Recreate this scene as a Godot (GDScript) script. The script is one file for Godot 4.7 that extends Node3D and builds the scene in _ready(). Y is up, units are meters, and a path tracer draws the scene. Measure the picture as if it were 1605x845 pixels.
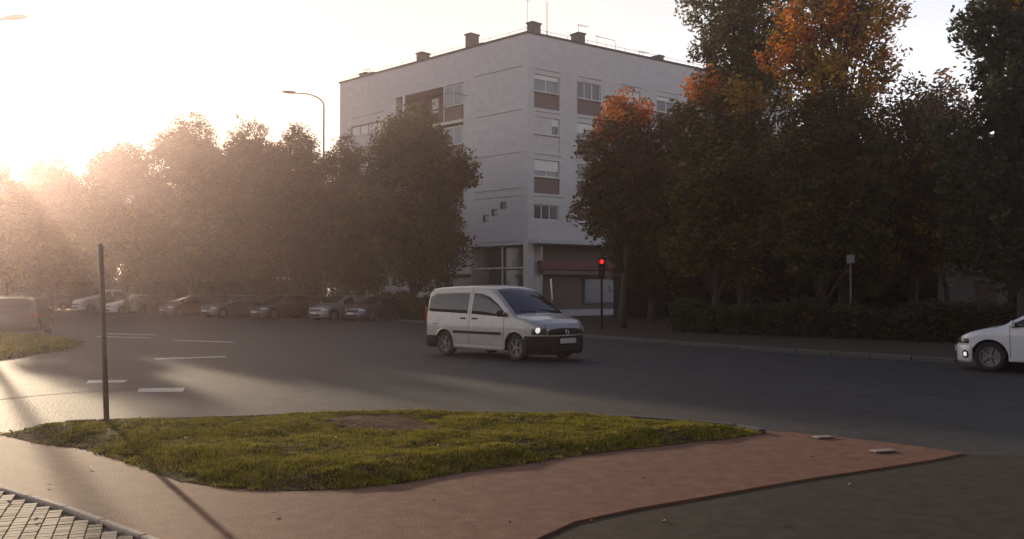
extends Node3D

# ------------------------------------------------------------------ small mesh helper
class Shape:
	var st := SurfaceTool.new()
	func _init(smooth := false):
		st.begin(Mesh.PRIMITIVE_TRIANGLES)
		st.set_smooth_group(0 if smooth else -1)
	func tri(a: Vector3, b: Vector3, c: Vector3, out := Vector3.ZERO):
		if out != Vector3.ZERO and (a - c).cross(a - b).dot(out) < 0.0:
			var t := b
			b = c
			c = t
		st.add_vertex(a)
		st.add_vertex(b)
		st.add_vertex(c)
	func quad(a: Vector3, b: Vector3, c: Vector3, d: Vector3, out := Vector3.ZERO):
		tri(a, b, c, out)
		tri(a, c, d, out)
	func box(c: Vector3, s: Vector3, b := Basis.IDENTITY, bev := 0.0):
		var h := s * 0.5
		for ax in 3:
			for sg in [-1.0, 1.0]:
				var u := (ax + 1) % 3
				var v := (ax + 2) % 3
				var n := Vector3.ZERO
				n[ax] = sg
				var q: Array[Vector3] = []
				for k in [[-1.0, -1.0], [1.0, -1.0], [1.0, 1.0], [-1.0, 1.0]]:
					var p := Vector3.ZERO
					p[ax] = sg * h[ax]
					p[u] = k[0] * (h[u] - bev)
					p[v] = k[1] * (h[v] - bev)
					q.append(c + b * p)
				quad(q[0], q[1], q[2], q[3], b * n)
		if bev > 0.0:
			for ax in 3:
				var u := (ax + 1) % 3
				var v := (ax + 2) % 3
				for su in [-1.0, 1.0]:
					for sv in [-1.0, 1.0]:
						var q: Array[Vector3] = []
						for k in [[-1.0, 0], [1.0, 0], [1.0, 1], [-1.0, 1]]:
							var p := Vector3.ZERO
							p[ax] = k[0] * (h[ax] - bev)
							p[u] = su * (h[u] - (bev if k[1] == 0 else 0.0))
							p[v] = sv * (h[v] - (0.0 if k[1] == 0 else bev))
							q.append(c + b * p)
						var o := Vector3.ZERO
						o[u] = su
						o[v] = sv
						quad(q[0], q[1], q[2], q[3], b * o)
			for sx in [-1.0, 1.0]:
				for sy in [-1.0, 1.0]:
					for sz in [-1.0, 1.0]:
						var o := Vector3(sx, sy, sz)
						var m := Vector3(h.x - bev, h.y - bev, h.z - bev)
						tri(c + b * (o * Vector3(h.x, m.y, m.z)), c + b * (o * Vector3(m.x, h.y, m.z)), c + b * (o * Vector3(m.x, m.y, h.z)), b * o)
	func tube(pts: Array, radii: Array, sides := 8, cap := true):
		var rings := []
		var u := Vector3.ZERO
		for i in pts.size():
			var a: Vector3 = pts[max(i - 1, 0)]
			var e: Vector3 = pts[min(i + 1, pts.size() - 1)]
			var d := (e - a).normalized()
			if u == Vector3.ZERO:
				u = d.cross(Vector3(0.31, 0.2, 0.93)).normalized()
			u = (u - d * u.dot(d)).normalized()
			var v := d.cross(u)
			var r := []
			for k in sides:
				var t := TAU * k / sides
				r.append(pts[i] + (u * cos(t) + v * sin(t)) * float(radii[i]))
			rings.append(r)
		for i in pts.size() - 1:
			var mid: Vector3 = (pts[i] + pts[i + 1]) * 0.5
			for k in sides:
				var n := (k + 1) % sides
				quad(rings[i][k], rings[i][n], rings[i + 1][n], rings[i + 1][k], (rings[i][k] + rings[i + 1][n]) * 0.5 - mid)
		if cap:
			for e in [[0, 1], [pts.size() - 1, pts.size() - 2]]:
				for k in sides:
					tri(pts[e[0]], rings[e[0]][k], rings[e[0]][(k + 1) % sides], pts[e[0]] - pts[e[1]])
	func lathe(prof: Array, sides: int, x: Transform3D):   # profile of (radius, height along local z)
		for i in prof.size() - 1:
			for k in sides:
				var q: Array[Vector3] = []
				for c in [[i, k], [i, k + 1], [i + 1, k + 1], [i + 1, k]]:
					var t: float = TAU * c[1] / sides
					var p: Vector2 = prof[c[0]]
					q.append(x * Vector3(cos(t) * p.x, sin(t) * p.x, p.y))
				var dr: Vector2 = prof[i + 1] - prof[i]
				var t2 := TAU * (k + 0.5) / sides
				var n := Vector3(cos(t2) * dr.y, sin(t2) * dr.y, -dr.x)
				quad(q[0], q[1], q[2], q[3], x.basis * n)
	func poly(pts: PackedVector2Array, y0: float, y1: float):   # flat plan polygon (x, z) as a slab
		var idx := Geometry2D.triangulate_polygon(pts)
		for i in range(0, idx.size(), 3):
			var a := pts[idx[i]]
			var b := pts[idx[i + 1]]
			var c := pts[idx[i + 2]]
			tri(Vector3(a.x, y1, a.y), Vector3(b.x, y1, b.y), Vector3(c.x, y1, c.y), Vector3.UP)
		if y0 < y1:
			var mid := Vector2.ZERO
			for p in pts:
				mid += p / pts.size()
			for i in pts.size():
				var a := pts[i]
				var b := pts[(i + 1) % pts.size()]
				var n := Vector3(b.y - a.y, 0, a.x - b.x)
				if not Geometry2D.is_polygon_clockwise(pts):
					n = -n
				quad(Vector3(a.x, y0, a.y), Vector3(b.x, y0, b.y), Vector3(b.x, y1, b.y), Vector3(a.x, y1, a.y), -n)
	func done() -> ArrayMesh:
		st.generate_normals()
		st.index()
		return st.commit()

var used := {}
var M := {}

func numbered(called: String) -> String:
	var n: int = used.get(called, 0)
	used[called] = n + 1
	return called if n == 0 else "%s_%03d" % [called, n]

func part(called: String, mesh: Mesh, m: Material, parent: Node) -> MeshInstance3D:
	var o := MeshInstance3D.new()
	o.name = called
	o.mesh = mesh
	o.material_override = m
	if parent == self:
		o.name = numbered(called)
	else:
		var n := 0
		while parent.has_node(NodePath(called if n == 0 else "%s_%03d" % [called, n])):
			n += 1
		o.name = called if n == 0 else "%s_%03d" % [called, n]
	parent.add_child(o, true)
	return o

func tag(o: Node, label: String, category: String, group := "") -> Node:
	o.set_meta("label", label)
	o.set_meta("category", category)
	if group:
		o.set_meta("group", group)
	return o

func thing(called: String, label: String, category: String, at := Vector3.ZERO, yaw := 0.0, group := "") -> Node3D:
	var o := Node3D.new()
	o.name = numbered(called)
	add_child(o, true)
	o.position = at
	o.rotation.y = yaw
	tag(o, label, category, group)
	return o

func struct(called: String, mesh: Mesh, m: Material) -> MeshInstance3D:
	var o := part(called, mesh, m, self)
	o.set_meta("kind", "structure")
	return o

# ------------------------------------------------------------------ materials
func noise_tex(sd: int, freq: float, ramp: Array, size := 512, oct := 5, normal := false, strength := 4.0, gain := 0.5) -> NoiseTexture2D:
	var n := FastNoiseLite.new()
	n.seed = sd
	n.noise_type = FastNoiseLite.TYPE_SIMPLEX_SMOOTH
	n.frequency = freq
	n.fractal_octaves = oct
	n.fractal_gain = gain
	var t := NoiseTexture2D.new()
	t.width = size
	t.height = size
	t.seamless = true
	t.noise = n
	if normal:
		t.as_normal_map = true
		t.bump_strength = strength
	elif ramp:
		var g := Gradient.new()
		var offs := PackedFloat32Array()
		var cols := PackedColorArray()
		for r in ramp:
			offs.append(r[0])
			cols.append((r[1] as Color).linear_to_srgb())
		g.offsets = offs
		g.colors = cols
		t.color_ramp = g
	return t

func mat(c: Color, rough := 0.7, metal := 0.0) -> StandardMaterial3D:
	var m := StandardMaterial3D.new()
	m.albedo_color = c.linear_to_srgb()
	m.roughness = rough
	m.metallic = metal
	return m

func grain(m: StandardMaterial3D, tex: Texture2D, metres: float, nrm: Texture2D = null, nscale := 1.0) -> StandardMaterial3D:
	m.albedo_color = Color.WHITE
	m.albedo_texture = tex
	m.uv1_triplanar = true
	m.uv1_world_triplanar = true
	m.uv1_scale = Vector3.ONE / metres
	if nrm:
		m.normal_enabled = true
		m.normal_texture = nrm
		m.normal_scale = nscale
	return m

func lit(c: Color, e: float) -> StandardMaterial3D:
	var m := mat(c, 0.3)
	m.emission_enabled = true
	m.emission = c.linear_to_srgb()
	m.emission_energy_multiplier = e
	return m

func leaf_mat(rough := 0.6, back := 0.8) -> StandardMaterial3D:
	var m := StandardMaterial3D.new()
	m.vertex_color_use_as_albedo = true
	m.roughness = rough
	m.backlight_enabled = true
	m.backlight = Color(back, back, back)
	m.cull_mode = BaseMaterial3D.CULL_DISABLED
	return m

func make_materials():
	var fine_n := noise_tex(3, 0.22, [], 1024, 3, true, 4.0)
	var soft_n := noise_tex(5, 0.02, [], 512, 5, true, 3.0)
	M.asphalt = grain(mat(Color.WHITE, 0.72), noise_tex(11, 0.011, [[0.0, Color(.022, .021, .021)], [0.38, Color(.038, .036, .035)], [0.46, Color(.050, .047, .045)], [0.6, Color(.046, .043, .042)], [0.66, Color(.036, .034, .033)], [1.0, Color(.085, .078, .072)]], 1024, 9, false, 4.0, 0.68), 11.0, fine_n, 0.15)
	M.path = grain(mat(Color.WHITE, 0.75), noise_tex(21, 0.020, [[0.0, Color(.10, .043, .026)], [0.4, Color(.15, .068, .041)], [0.6, Color(.17, .080, .050)], [1.0, Color(.22, .125, .085)]], 1024, 8, false, 4.0, 0.68), 5.0, fine_n, 0.12)
	M.dark_asphalt = grain(mat(Color.WHITE, 0.8), noise_tex(31, 0.014, [[0.0, Color(.022, .018, .013)], [0.5, Color(.037, .029, .021)], [1.0, Color(.058, .047, .036)]], 1024, 8, false, 4.0, 0.68), 4.0, fine_n, 0.12)
	M.path.roughness = 0.76
	M.tar = mat(Color(.022, .020, .019), 0.75)
	M.block = mat(Color(.26, .215, .19), 0.85)
	M.soil = grain(mat(Color.WHITE, 0.95), noise_tex(41, 0.02, [[0.0, Color(.030, .022, .012)], [0.5, Color(.065, .050, .026)], [1.0, Color(.12, .095, .05)]], 512, 6), 1.5, soft_n, 1.5)
	M.dirt = grain(mat(Color.WHITE, 0.95), noise_tex(43, 0.02, [[0.0, Color(.055, .029, .019)], [0.5, Color(.095, .054, .037)], [1.0, Color(.14, .085, .06)]], 512, 6), 1.2, soft_n, 1.2)
	M.verge = grain(mat(Color.WHITE, 0.95), noise_tex(45, 0.02, [[0.0, Color(.030, .022, .015)], [0.5, Color(.055, .040, .026)], [1.0, Color(.10, .07, .04)]], 512, 6), 2.0, soft_n, 1.5)
	M.kerb = grain(mat(Color.WHITE, 0.92), noise_tex(51, 0.03, [[0.0, Color(.045, .04, .036)], [0.5, Color(.08, .072, .064)], [1.0, Color(.14, .125, .11)]], 512, 6), 1.0, fine_n, 0.5)
	M.edging = grain(mat(Color.WHITE, 0.8), noise_tex(52, 0.03, [[0.0, Color(.24, .20, .155)], [0.5, Color(.42, .36, .29)], [1.0, Color(.55, .48, .40)]], 512, 6), 0.7, fine_n, 0.5)
	for k in ["asphalt", "path", "dark_asphalt", "soil", "dirt", "verge"]:
		M[k].metallic_specular = 0.3
	M.asphalt.metallic_specular = 0.33
	M.asphalt.roughness = 0.70
	M.path.metallic_specular = 0.34
	M.dirt.metallic_specular = 0.1
	M.soil.metallic_specular = 0.15
	M.paver_pale = [mat(Color(.33, .27, .20), 0.9), mat(Color(.37, .305, .23), 0.9), mat(Color(.30, .245, .185), 0.9)]
	M.paver_dark = [mat(Color(.12, .088, .060), 0.9), mat(Color(.145, .105, .072), 0.9)]
	for m in M.paver_pale + M.paver_dark:
		m.metallic_specular = 0.3
		m.roughness = 0.75
	M.mortar = mat(Color(.16, .135, .105), 0.95)
	M.marking = grain(mat(Color.WHITE, 0.6), noise_tex(61, 0.03, [[0.0, Color(.12, .11, .10)], [0.42, Color(.38, .36, .33)], [1.0, Color(.60, .57, .52)]], 512, 6), 1.2)
	M.plaster = grain(mat(Color.WHITE, 0.9), noise_tex(71, 0.014, [[0.0, Color(.42, .39, .375)], [0.45, Color(.475, .445, .43)], [0.6, Color(.495, .465, .45)], [1.0, Color(.54, .505, .49)]], 1024, 7), 9.0, soft_n, 0.25)
	M.cream = grain(mat(Color.WHITE, 0.85), noise_tex(72, 0.02, [[0.0, Color(.40, .36, .30)], [1.0, Color(.64, .60, .52)]], 512, 5), 3.0)
	M.brown_panel = grain(mat(Color.WHITE, 0.7), noise_tex(73, 0.02, [[0.0, Color(.10, .065, .058)], [1.0, Color(.19, .125, .11)]], 512, 5), 2.0)
	M.red_wall = grain(mat(Color.WHITE, 0.9), noise_tex(74, 0.02, [[0.0, Color(.11, .055, .05)], [1.0, Color(.19, .095, .082)]], 512, 5), 2.0)
	M.soffit = mat(Color(.10, .085, .08), 0.9)
	M.pane = mat(Color(.07, .075, .085), 0.08)
	M.pane_pale = mat(Color(.15, .16, .18), 0.15)
	M.blind = mat(Color(.62, .60, .56), 0.7)
	M.frame_white = mat(Color(.62, .60, .57), 0.5)
	M.frame_brown = mat(Color(.07, .045, .035), 0.5)
	M.roof_dark = mat(Color(.07, .07, .065), 0.9)
	M.chimney = grain(mat(Color.WHITE, 0.95), noise_tex(75, 0.03, [[0.0, Color(.07, .065, .058)], [1.0, Color(.16, .15, .13)]], 512, 5), 1.5)
	M.steel_grey = mat(Color(.16, .16, .16), 0.5, 0.6)
	M.galvanised = mat(Color(.30, .29, .27), 0.5, 0.7)
	M.pole_brown = mat(Color(.13, .10, .075), 0.55, 0.3)
	M.lit_post_pale = mat(Color(.75, .74, .72), 0.5)  # pale tone for the lit part of the marker post
	M.shop_red = mat(Color(.13, .03, .03), 0.6)
	M.bark = grain(mat(Color.WHITE, 0.95), noise_tex(81, 0.03, [[0.0, Color(.025, .019, .014)], [1.0, Color(.085, .066, .05)]], 512, 5), 0.6, soft_n, 2.0)
	M.leaf = leaf_mat()
	M.blade = leaf_mat(0.7, 0.9)
	M.blade.metallic_specular = 0.25
	M.leaf.metallic_specular = 0.3
	M.rubber = mat(Color(.014, .014, .014), 0.85)
	M.rim = mat(Color(.14, .13, .125), 0.45, 0.5)
	M.black_plastic = mat(Color(.010, .009, .009), 0.7)
	M.black_plastic.metallic_specular = 0.3
	M.car_glass = mat(Color(.012, .014, .016), 0.03)
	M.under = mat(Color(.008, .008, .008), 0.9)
	M.lens = mat(Color(.55, .56, .58), 0.08)
	M.lens_dark = mat(Color(.05, .05, .055), 0.08)
	M.tail = mat(Color(.25, .01, .01), 0.15)
	M.plate = mat(Color(.42, .41, .38), 0.6)
	M.chrome = mat(Color(.6, .6, .6), 0.15, 1.0)

func car_paint(c: Color, metal := 0.0) -> StandardMaterial3D:
	var m := mat(c, 0.38, metal)
	m.clearcoat_enabled = true
	m.clearcoat = 0.8
	m.clearcoat_roughness = 0.06
	return m

# ------------------------------------------------------------------ vehicles
# Local axes: +x is the nose, y up, +z the right-hand side; the origin lies on the ground midway between the axles.
class CarForm:
	var sil: Array          # centreline silhouette (x, y) from tail to nose
	var half_w := 0.88
	var nose_d := 0.55      # depth of the rounded nose in plan
	var nose_n := 2.6
	var tail_d := 0.25
	var tail_n := 4.0
	var sill := 0.22
	var belt := 1.0
	var roof_y := 1.8
	var roof_w := 0.84      # width at the roof over width at the belt
	var axle := 1.34
	var arch := 0.37
	var hub := 0.315
	var corner := 0.07
	func xf() -> float: return sil[-1].x
	func xr() -> float: return sil[0].x
	func top(x: float) -> float:
		for i in sil.size() - 1:
			if x <= sil[i + 1].x:
				var f: float = clampf((x - sil[i].x) / maxf(sil[i + 1].x - sil[i].x, 1e-5), 0, 1)
				return lerpf(sil[i].y, sil[i + 1].y, f)
		return sil[-1].y
	func plan(x: float) -> float:
		var r := 1.0
		if x > xf() - nose_d:
			r = pow(maxf(0.0, 1.0 - pow((x - xf() + nose_d) / nose_d, nose_n)), 1.0 / nose_n)
		elif x < xr() + tail_d:
			r = pow(maxf(0.0, 1.0 - pow((xr() + tail_d - x) / tail_d, tail_n)), 1.0 / tail_n)
		return r
	func prof(y: float) -> float:
		if y <= belt:
			var t: float = (y - 0.68) / 0.46
			return 1.0 - 0.035 * t * t
		var t2: float = (y - belt) / (roof_y - belt)
		return lerpf(1.0 - 0.035 * pow((belt - 0.68) / 0.46, 2.0), roof_w, pow(t2, 1.25))
	func w(x: float, y: float) -> float:
		return half_w * plan(x) * prof(y)
	func bottom(x: float) -> float:
		var b := sill
		for a in [axle, -axle]:
			var d: float = absf(x - a)
			if d < arch:
				b = maxf(b, hub + sqrt(maxf(0.0, arch * arch - d * d)))
		return b
	func section(x: float) -> Array:     # half section from the sill up to the centreline
		var yb := bottom(x)
		var yc := top(x)
		var pl := plan(x)
		var crown := 0.035 * pl
		var yt := yc - crown
		yb = minf(yb, yt - 0.02)
		var r := minf(corner * clampf(pl * 1.5, 0.05, 1.0), (yt - yb) * 0.45)
		var pts := []
		var ys := yt - r
		pts.append(Vector3(x, yb, maxf(w(x, yb) - 0.03, 0)))
		for t in [0.0, 0.04, 0.12, 0.24, 0.38, 0.52, 0.66, 0.8, 0.9, 1.0]:
			var y: float = lerpf(yb, ys, t)
			pts.append(Vector3(x, y, w(x, y)))
		var ww := w(x, yt)
		var rz := minf(r, ww)
		for k in [1, 2, 3, 4]:
			var a: float = PI / 2 * k / 4.0
			pts.append(Vector3(x, ys + r * sin(a), ww - rz + rz * cos(a) + (w(x, ys) - ww) * (1.0 - sin(a))))
		for t in [0.75, 0.5, 0.25, 0.0]:
			var z: float = (ww - rz) * t
			pts.append(Vector3(x, yt + crown * (1.0 - t * t), z))
		return pts
	func stations() -> Array:
		var s := {}
		var x := xr() + tail_d
		while x < xf() - nose_d:
			s[snappedf(x, 0.001)] = 1
			x += 0.07
		for p in sil:
			if p.x > xr() and p.x < xf():
				s[snappedf(p.x, 0.001)] = 1
		for a in [axle, -axle]:
			for k in 19:
				s[snappedf(a + arch * cos(PI * k / 18.0), 0.0005)] = 1
			for e in [-1, 1]:
				s[snappedf(a + e * (arch + 0.001), 0.0005)] = 1
		for k in range(1, 14):
			var f: float = k / 13.0
			s[snappedf(xf() - nose_d + nose_d * pow(sin(f * PI / 2), 2.0 / nose_n), 0.0001)] = 1
			s[snappedf(xr() + tail_d - tail_d * pow(sin(f * PI / 2), 2.0 / tail_n), 0.0001)] = 1
		var out := s.keys()
		out.sort()
		return out
	func shell() -> ArrayMesh:
		var sh := Shape.new(true)
		var secs := []
		for x in stations():
			secs.append(section(x))
		for i in secs.size() - 1:
			var a: Array = secs[i]
			var b: Array = secs[i + 1]
			for sgn in [1.0, -1.0]:
				var f := Vector3(1, 1, sgn)
				for k in a.size() - 1:
					var mid: Vector3 = (a[k] + b[k + 1]) * 0.5 * f
					sh.quad(a[k] * f, b[k] * f, b[k + 1] * f, a[k + 1] * f, mid - Vector3(mid.x * 0.8, 0.6, 0))
		return sh.done()
	func nose_at(phi: float, nose := true) -> Vector2:   # plan outline: 0 on the right side, PI / 2 dead ahead, PI left; unit half width
		var n := nose_n if nose else tail_n
		var d := nose_d if nose else tail_d
		var s := pow(absf(sin(phi)), 2.0 / n)
		var c := pow(absf(cos(phi)), 2.0 / n) * signf(cos(phi))
		return Vector2((xf() - d + d * s) if nose else (xr() + d - d * s), c)
	func wrap(profile: Array, p0: float, p1: float, steps: int, nose := true, back_to = null) -> ArrayMesh:
		# sweeps a profile of (offset, height) along the plan outline of nose or tail
		var sh := Shape.new(true)
		var path := []
		if back_to != null:
			var s0: float = (back_to - xf() + nose_d) / nose_d if nose else (xr() + tail_d - back_to) / tail_d
			if s0 > 0.0:      # the wheel arch already lies on the rounded part
				p0 = asin(pow(s0, (nose_n if nose else tail_n) / 2.0))
				p1 = PI - p0
				back_to = null
		if back_to != null:
			path.append([Vector2(back_to, 1.0), Vector2(0, 1)])
		for k in steps + 1:
			var phi: float = lerpf(p0, p1, float(k) / steps)
			var p := nose_at(phi, nose)
			var e := 0.01
			var q := (nose_at(minf(phi + e, PI), nose) - nose_at(maxf(phi - e, 0.0), nose)) * Vector2(1, half_w)
			var nn := Vector2(-q.y, q.x).normalized()
			if nn.dot(Vector2(1.0 if nose else -1.0, p.y * 1.2)) < 0:
				nn = -nn
			path.append([p, nn])
		if back_to != null:
			path.append([Vector2(back_to, -1.0), Vector2(0, -1)])
		var rows := []
		for e in path:
			var row := []
			for pr in profile:
				var z: float = e[0].y * half_w * prof(pr.y) + e[1].y * pr.x
				row.append(Vector3(e[0].x + e[1].x * pr.x, pr.y, z))
			rows.append(row)
		for i in rows.size() - 1:
			for k in profile.size() - 1:
				var n2: Vector2 = path[i][1] + path[i + 1][1]
				var out := Vector3(n2.x, 0.15 * (k - profile.size() * 0.5 + 0.5), n2.y)
				sh.quad(rows[i][k], rows[i + 1][k], rows[i + 1][k + 1], rows[i][k + 1], out)
		for e in [0, rows.size() - 1]:      # close the ends
			for k in range(1, profile.size() - 1):
				sh.tri(rows[e][0], rows[e][k], rows[e][k + 1], Vector3(0, 0, 1 if e == 0 else -1))
		return sh.done()
	func side_patch(topc: Array, botc: Array, side: float, off := 0.006, n := 14) -> ArrayMesh:   # curves of (x, y), equal ends in x
		var sh := Shape.new(true)
		var x0: float = topc[0].x
		var x1: float = topc[-1].x
		var rows := []
		for i in n + 1:
			var x := lerpf(x0, x1, float(i) / n)
			var yt := CarForm.along(topc, x)
			var yb := CarForm.along(botc, x)
			var row := [Vector3(x, yt, (w(x, yt) - 0.01) * side)]
			for k in 6:
				var y := lerpf(yt, yb, k / 5.0)
				row.append(Vector3(x, y, (w(x, y) + off) * side))
			row.append(Vector3(x, yb, (w(x, yb) - 0.01) * side))
			rows.append(row)
		for i in n:
			for k in 7:
				sh.quad(rows[i][k], rows[i + 1][k], rows[i + 1][k + 1], rows[i][k + 1], Vector3(0, 0.1 * (3 - k), side))
		return sh.done()
	static func along(c: Array, x: float) -> float:
		for i in c.size() - 1:
			if x <= c[i + 1].x + 1e-6:
				return lerpf(c[i].y, c[i + 1].y, clampf((x - c[i].x) / maxf(c[i + 1].x - c[i].x, 1e-5), 0, 1))
		return c[-1].y
	func top_patch(x0: float, x1: float, inset: float, off := 0.006, n := 12) -> ArrayMesh:   # windscreen or rear window
		var sh := Shape.new(true)
		var rows := []
		for i in n + 1:
			var x := lerpf(x0, x1, float(i) / n)
			var sl := (top(x + 0.01) - top(x - 0.01)) / 0.02
			var nn := Vector3(-sl, 1, 0).normalized() * off
			var pl := plan(x)
			var yt := top(x) - 0.035 * pl
			var ww := w(x, yt) - inset
			var row := []
			for k in 11:
				var t := -1.0 + k / 5.0
				var full := w(x, yt) - corner * clampf(pl * 1.5, 0.05, 1.0)
				var z := ww * t
				row.append(Vector3(x, yt + 0.035 * pl * (1.0 - pow(z / full, 2.0)), z) + nn)
			rows.append(row)
		for i in n:
			for k in 10:
				sh.quad(rows[i][k], rows[i + 1][k], rows[i + 1][k + 1], rows[i][k + 1], Vector3(0.2, 1, 0))
		return sh.done()

func wheel(parent: Node, at: Vector3, side: float, r := 0.315, spokes := 5):
	var x := Transform3D(Basis.IDENTITY if side > 0 else Basis(Vector3.UP, PI), Vector3.ZERO)
	var s := Shape.new(true)
	s.lathe([Vector2(r * 0.66, -0.1), Vector2(r * 0.93, -0.1), Vector2(r * 0.985, -0.08), Vector2(r, -0.05), Vector2(r, 0.05), Vector2(r * 0.985, 0.08), Vector2(r * 0.93, 0.1), Vector2(r * 0.68, 0.1), Vector2(r * 0.655, 0.08)], 28, x)
	var o := part("wheel", s.done(), M.rubber, parent)
	o.position = at
	var rm := Shape.new(false)
	rm.lathe([Vector2(r * 0.67, 0.088), Vector2(r * 0.67, 0.097), Vector2(r * 0.60, 0.095), Vector2(r * 0.57, 0.04), Vector2(0.0, 0.03)], 24, x)
	rm.lathe([Vector2(0.045, 0.03), Vector2(0.045, 0.085), Vector2(0.0, 0.09)], 12, x)
	for k in spokes:
		var b := Basis(Vector3.BACK, TAU * k / spokes)
		rm.box(x * (b * Vector3(r * 0.33, 0, 0.07)), Vector3(r * 0.6, 0.05, 0.03), x.basis * b, 0.008)
	part("rim", rm.done(), M.rim, o)

func car_base(t: Node3D, f: CarForm, paint: Material):
	part("body", f.shell(), paint, t)
	var s := Shape.new()
	var len := f.xf() - f.xr()
	s.box(Vector3((f.xf() + f.xr()) * 0.5, 0.36, 0), Vector3(len - 0.7, 0.26, f.half_w * 2 - 0.42))
	s.box(Vector3((f.xf() + f.xr()) * 0.5 - 0.1, 0.62, 0), Vector3(len - 0.9, 0.3, f.half_w * 2 - 0.42))
	for a in [f.axle, -f.axle]:        # wheel housings
		for side in [-1.0, 1.0]:
			for k in 10:
				var t0 := PI * k / 10.0
				var t1 := PI * (k + 1) / 10.0
				var r := f.arch + 0.004
				var z0: float = side * (f.half_w - 0.05)
				var z1: float = side * (f.half_w - 0.3)
				s.quad(Vector3(a + cos(t0) * r, f.hub + sin(t0) * r, z0), Vector3(a + cos(t1) * r, f.hub + sin(t1) * r, z0), Vector3(a + cos(t1) * r, f.hub + sin(t1) * r, z1), Vector3(a + cos(t0) * r, f.hub + sin(t0) * r, z1))
	part("underbody", s.done(), M.under, t)
	for a in [f.axle, -f.axle]:
		for side in [1.0, -1.0]:
			wheel(t, Vector3(a, f.hub, side * (f.half_w - 0.135)), side, f.hub)

func mirrors(t: Node3D, f: CarForm, x: float, y: float, m: Material):
	for side in [1.0, -1.0]:
		var s := Shape.new()
		s.box(Vector3(x, y + 0.02, side * (f.w(x, y) + 0.12)), Vector3(0.09, 0.15, 0.17), Basis(Vector3.UP, -0.2 * side), 0.035)
		s.box(Vector3(x + 0.02, y - 0.03, side * (f.w(x, y) + 0.03)), Vector3(0.06, 0.05, 0.1))
		part("mirror", s.done(), m, t)

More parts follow.
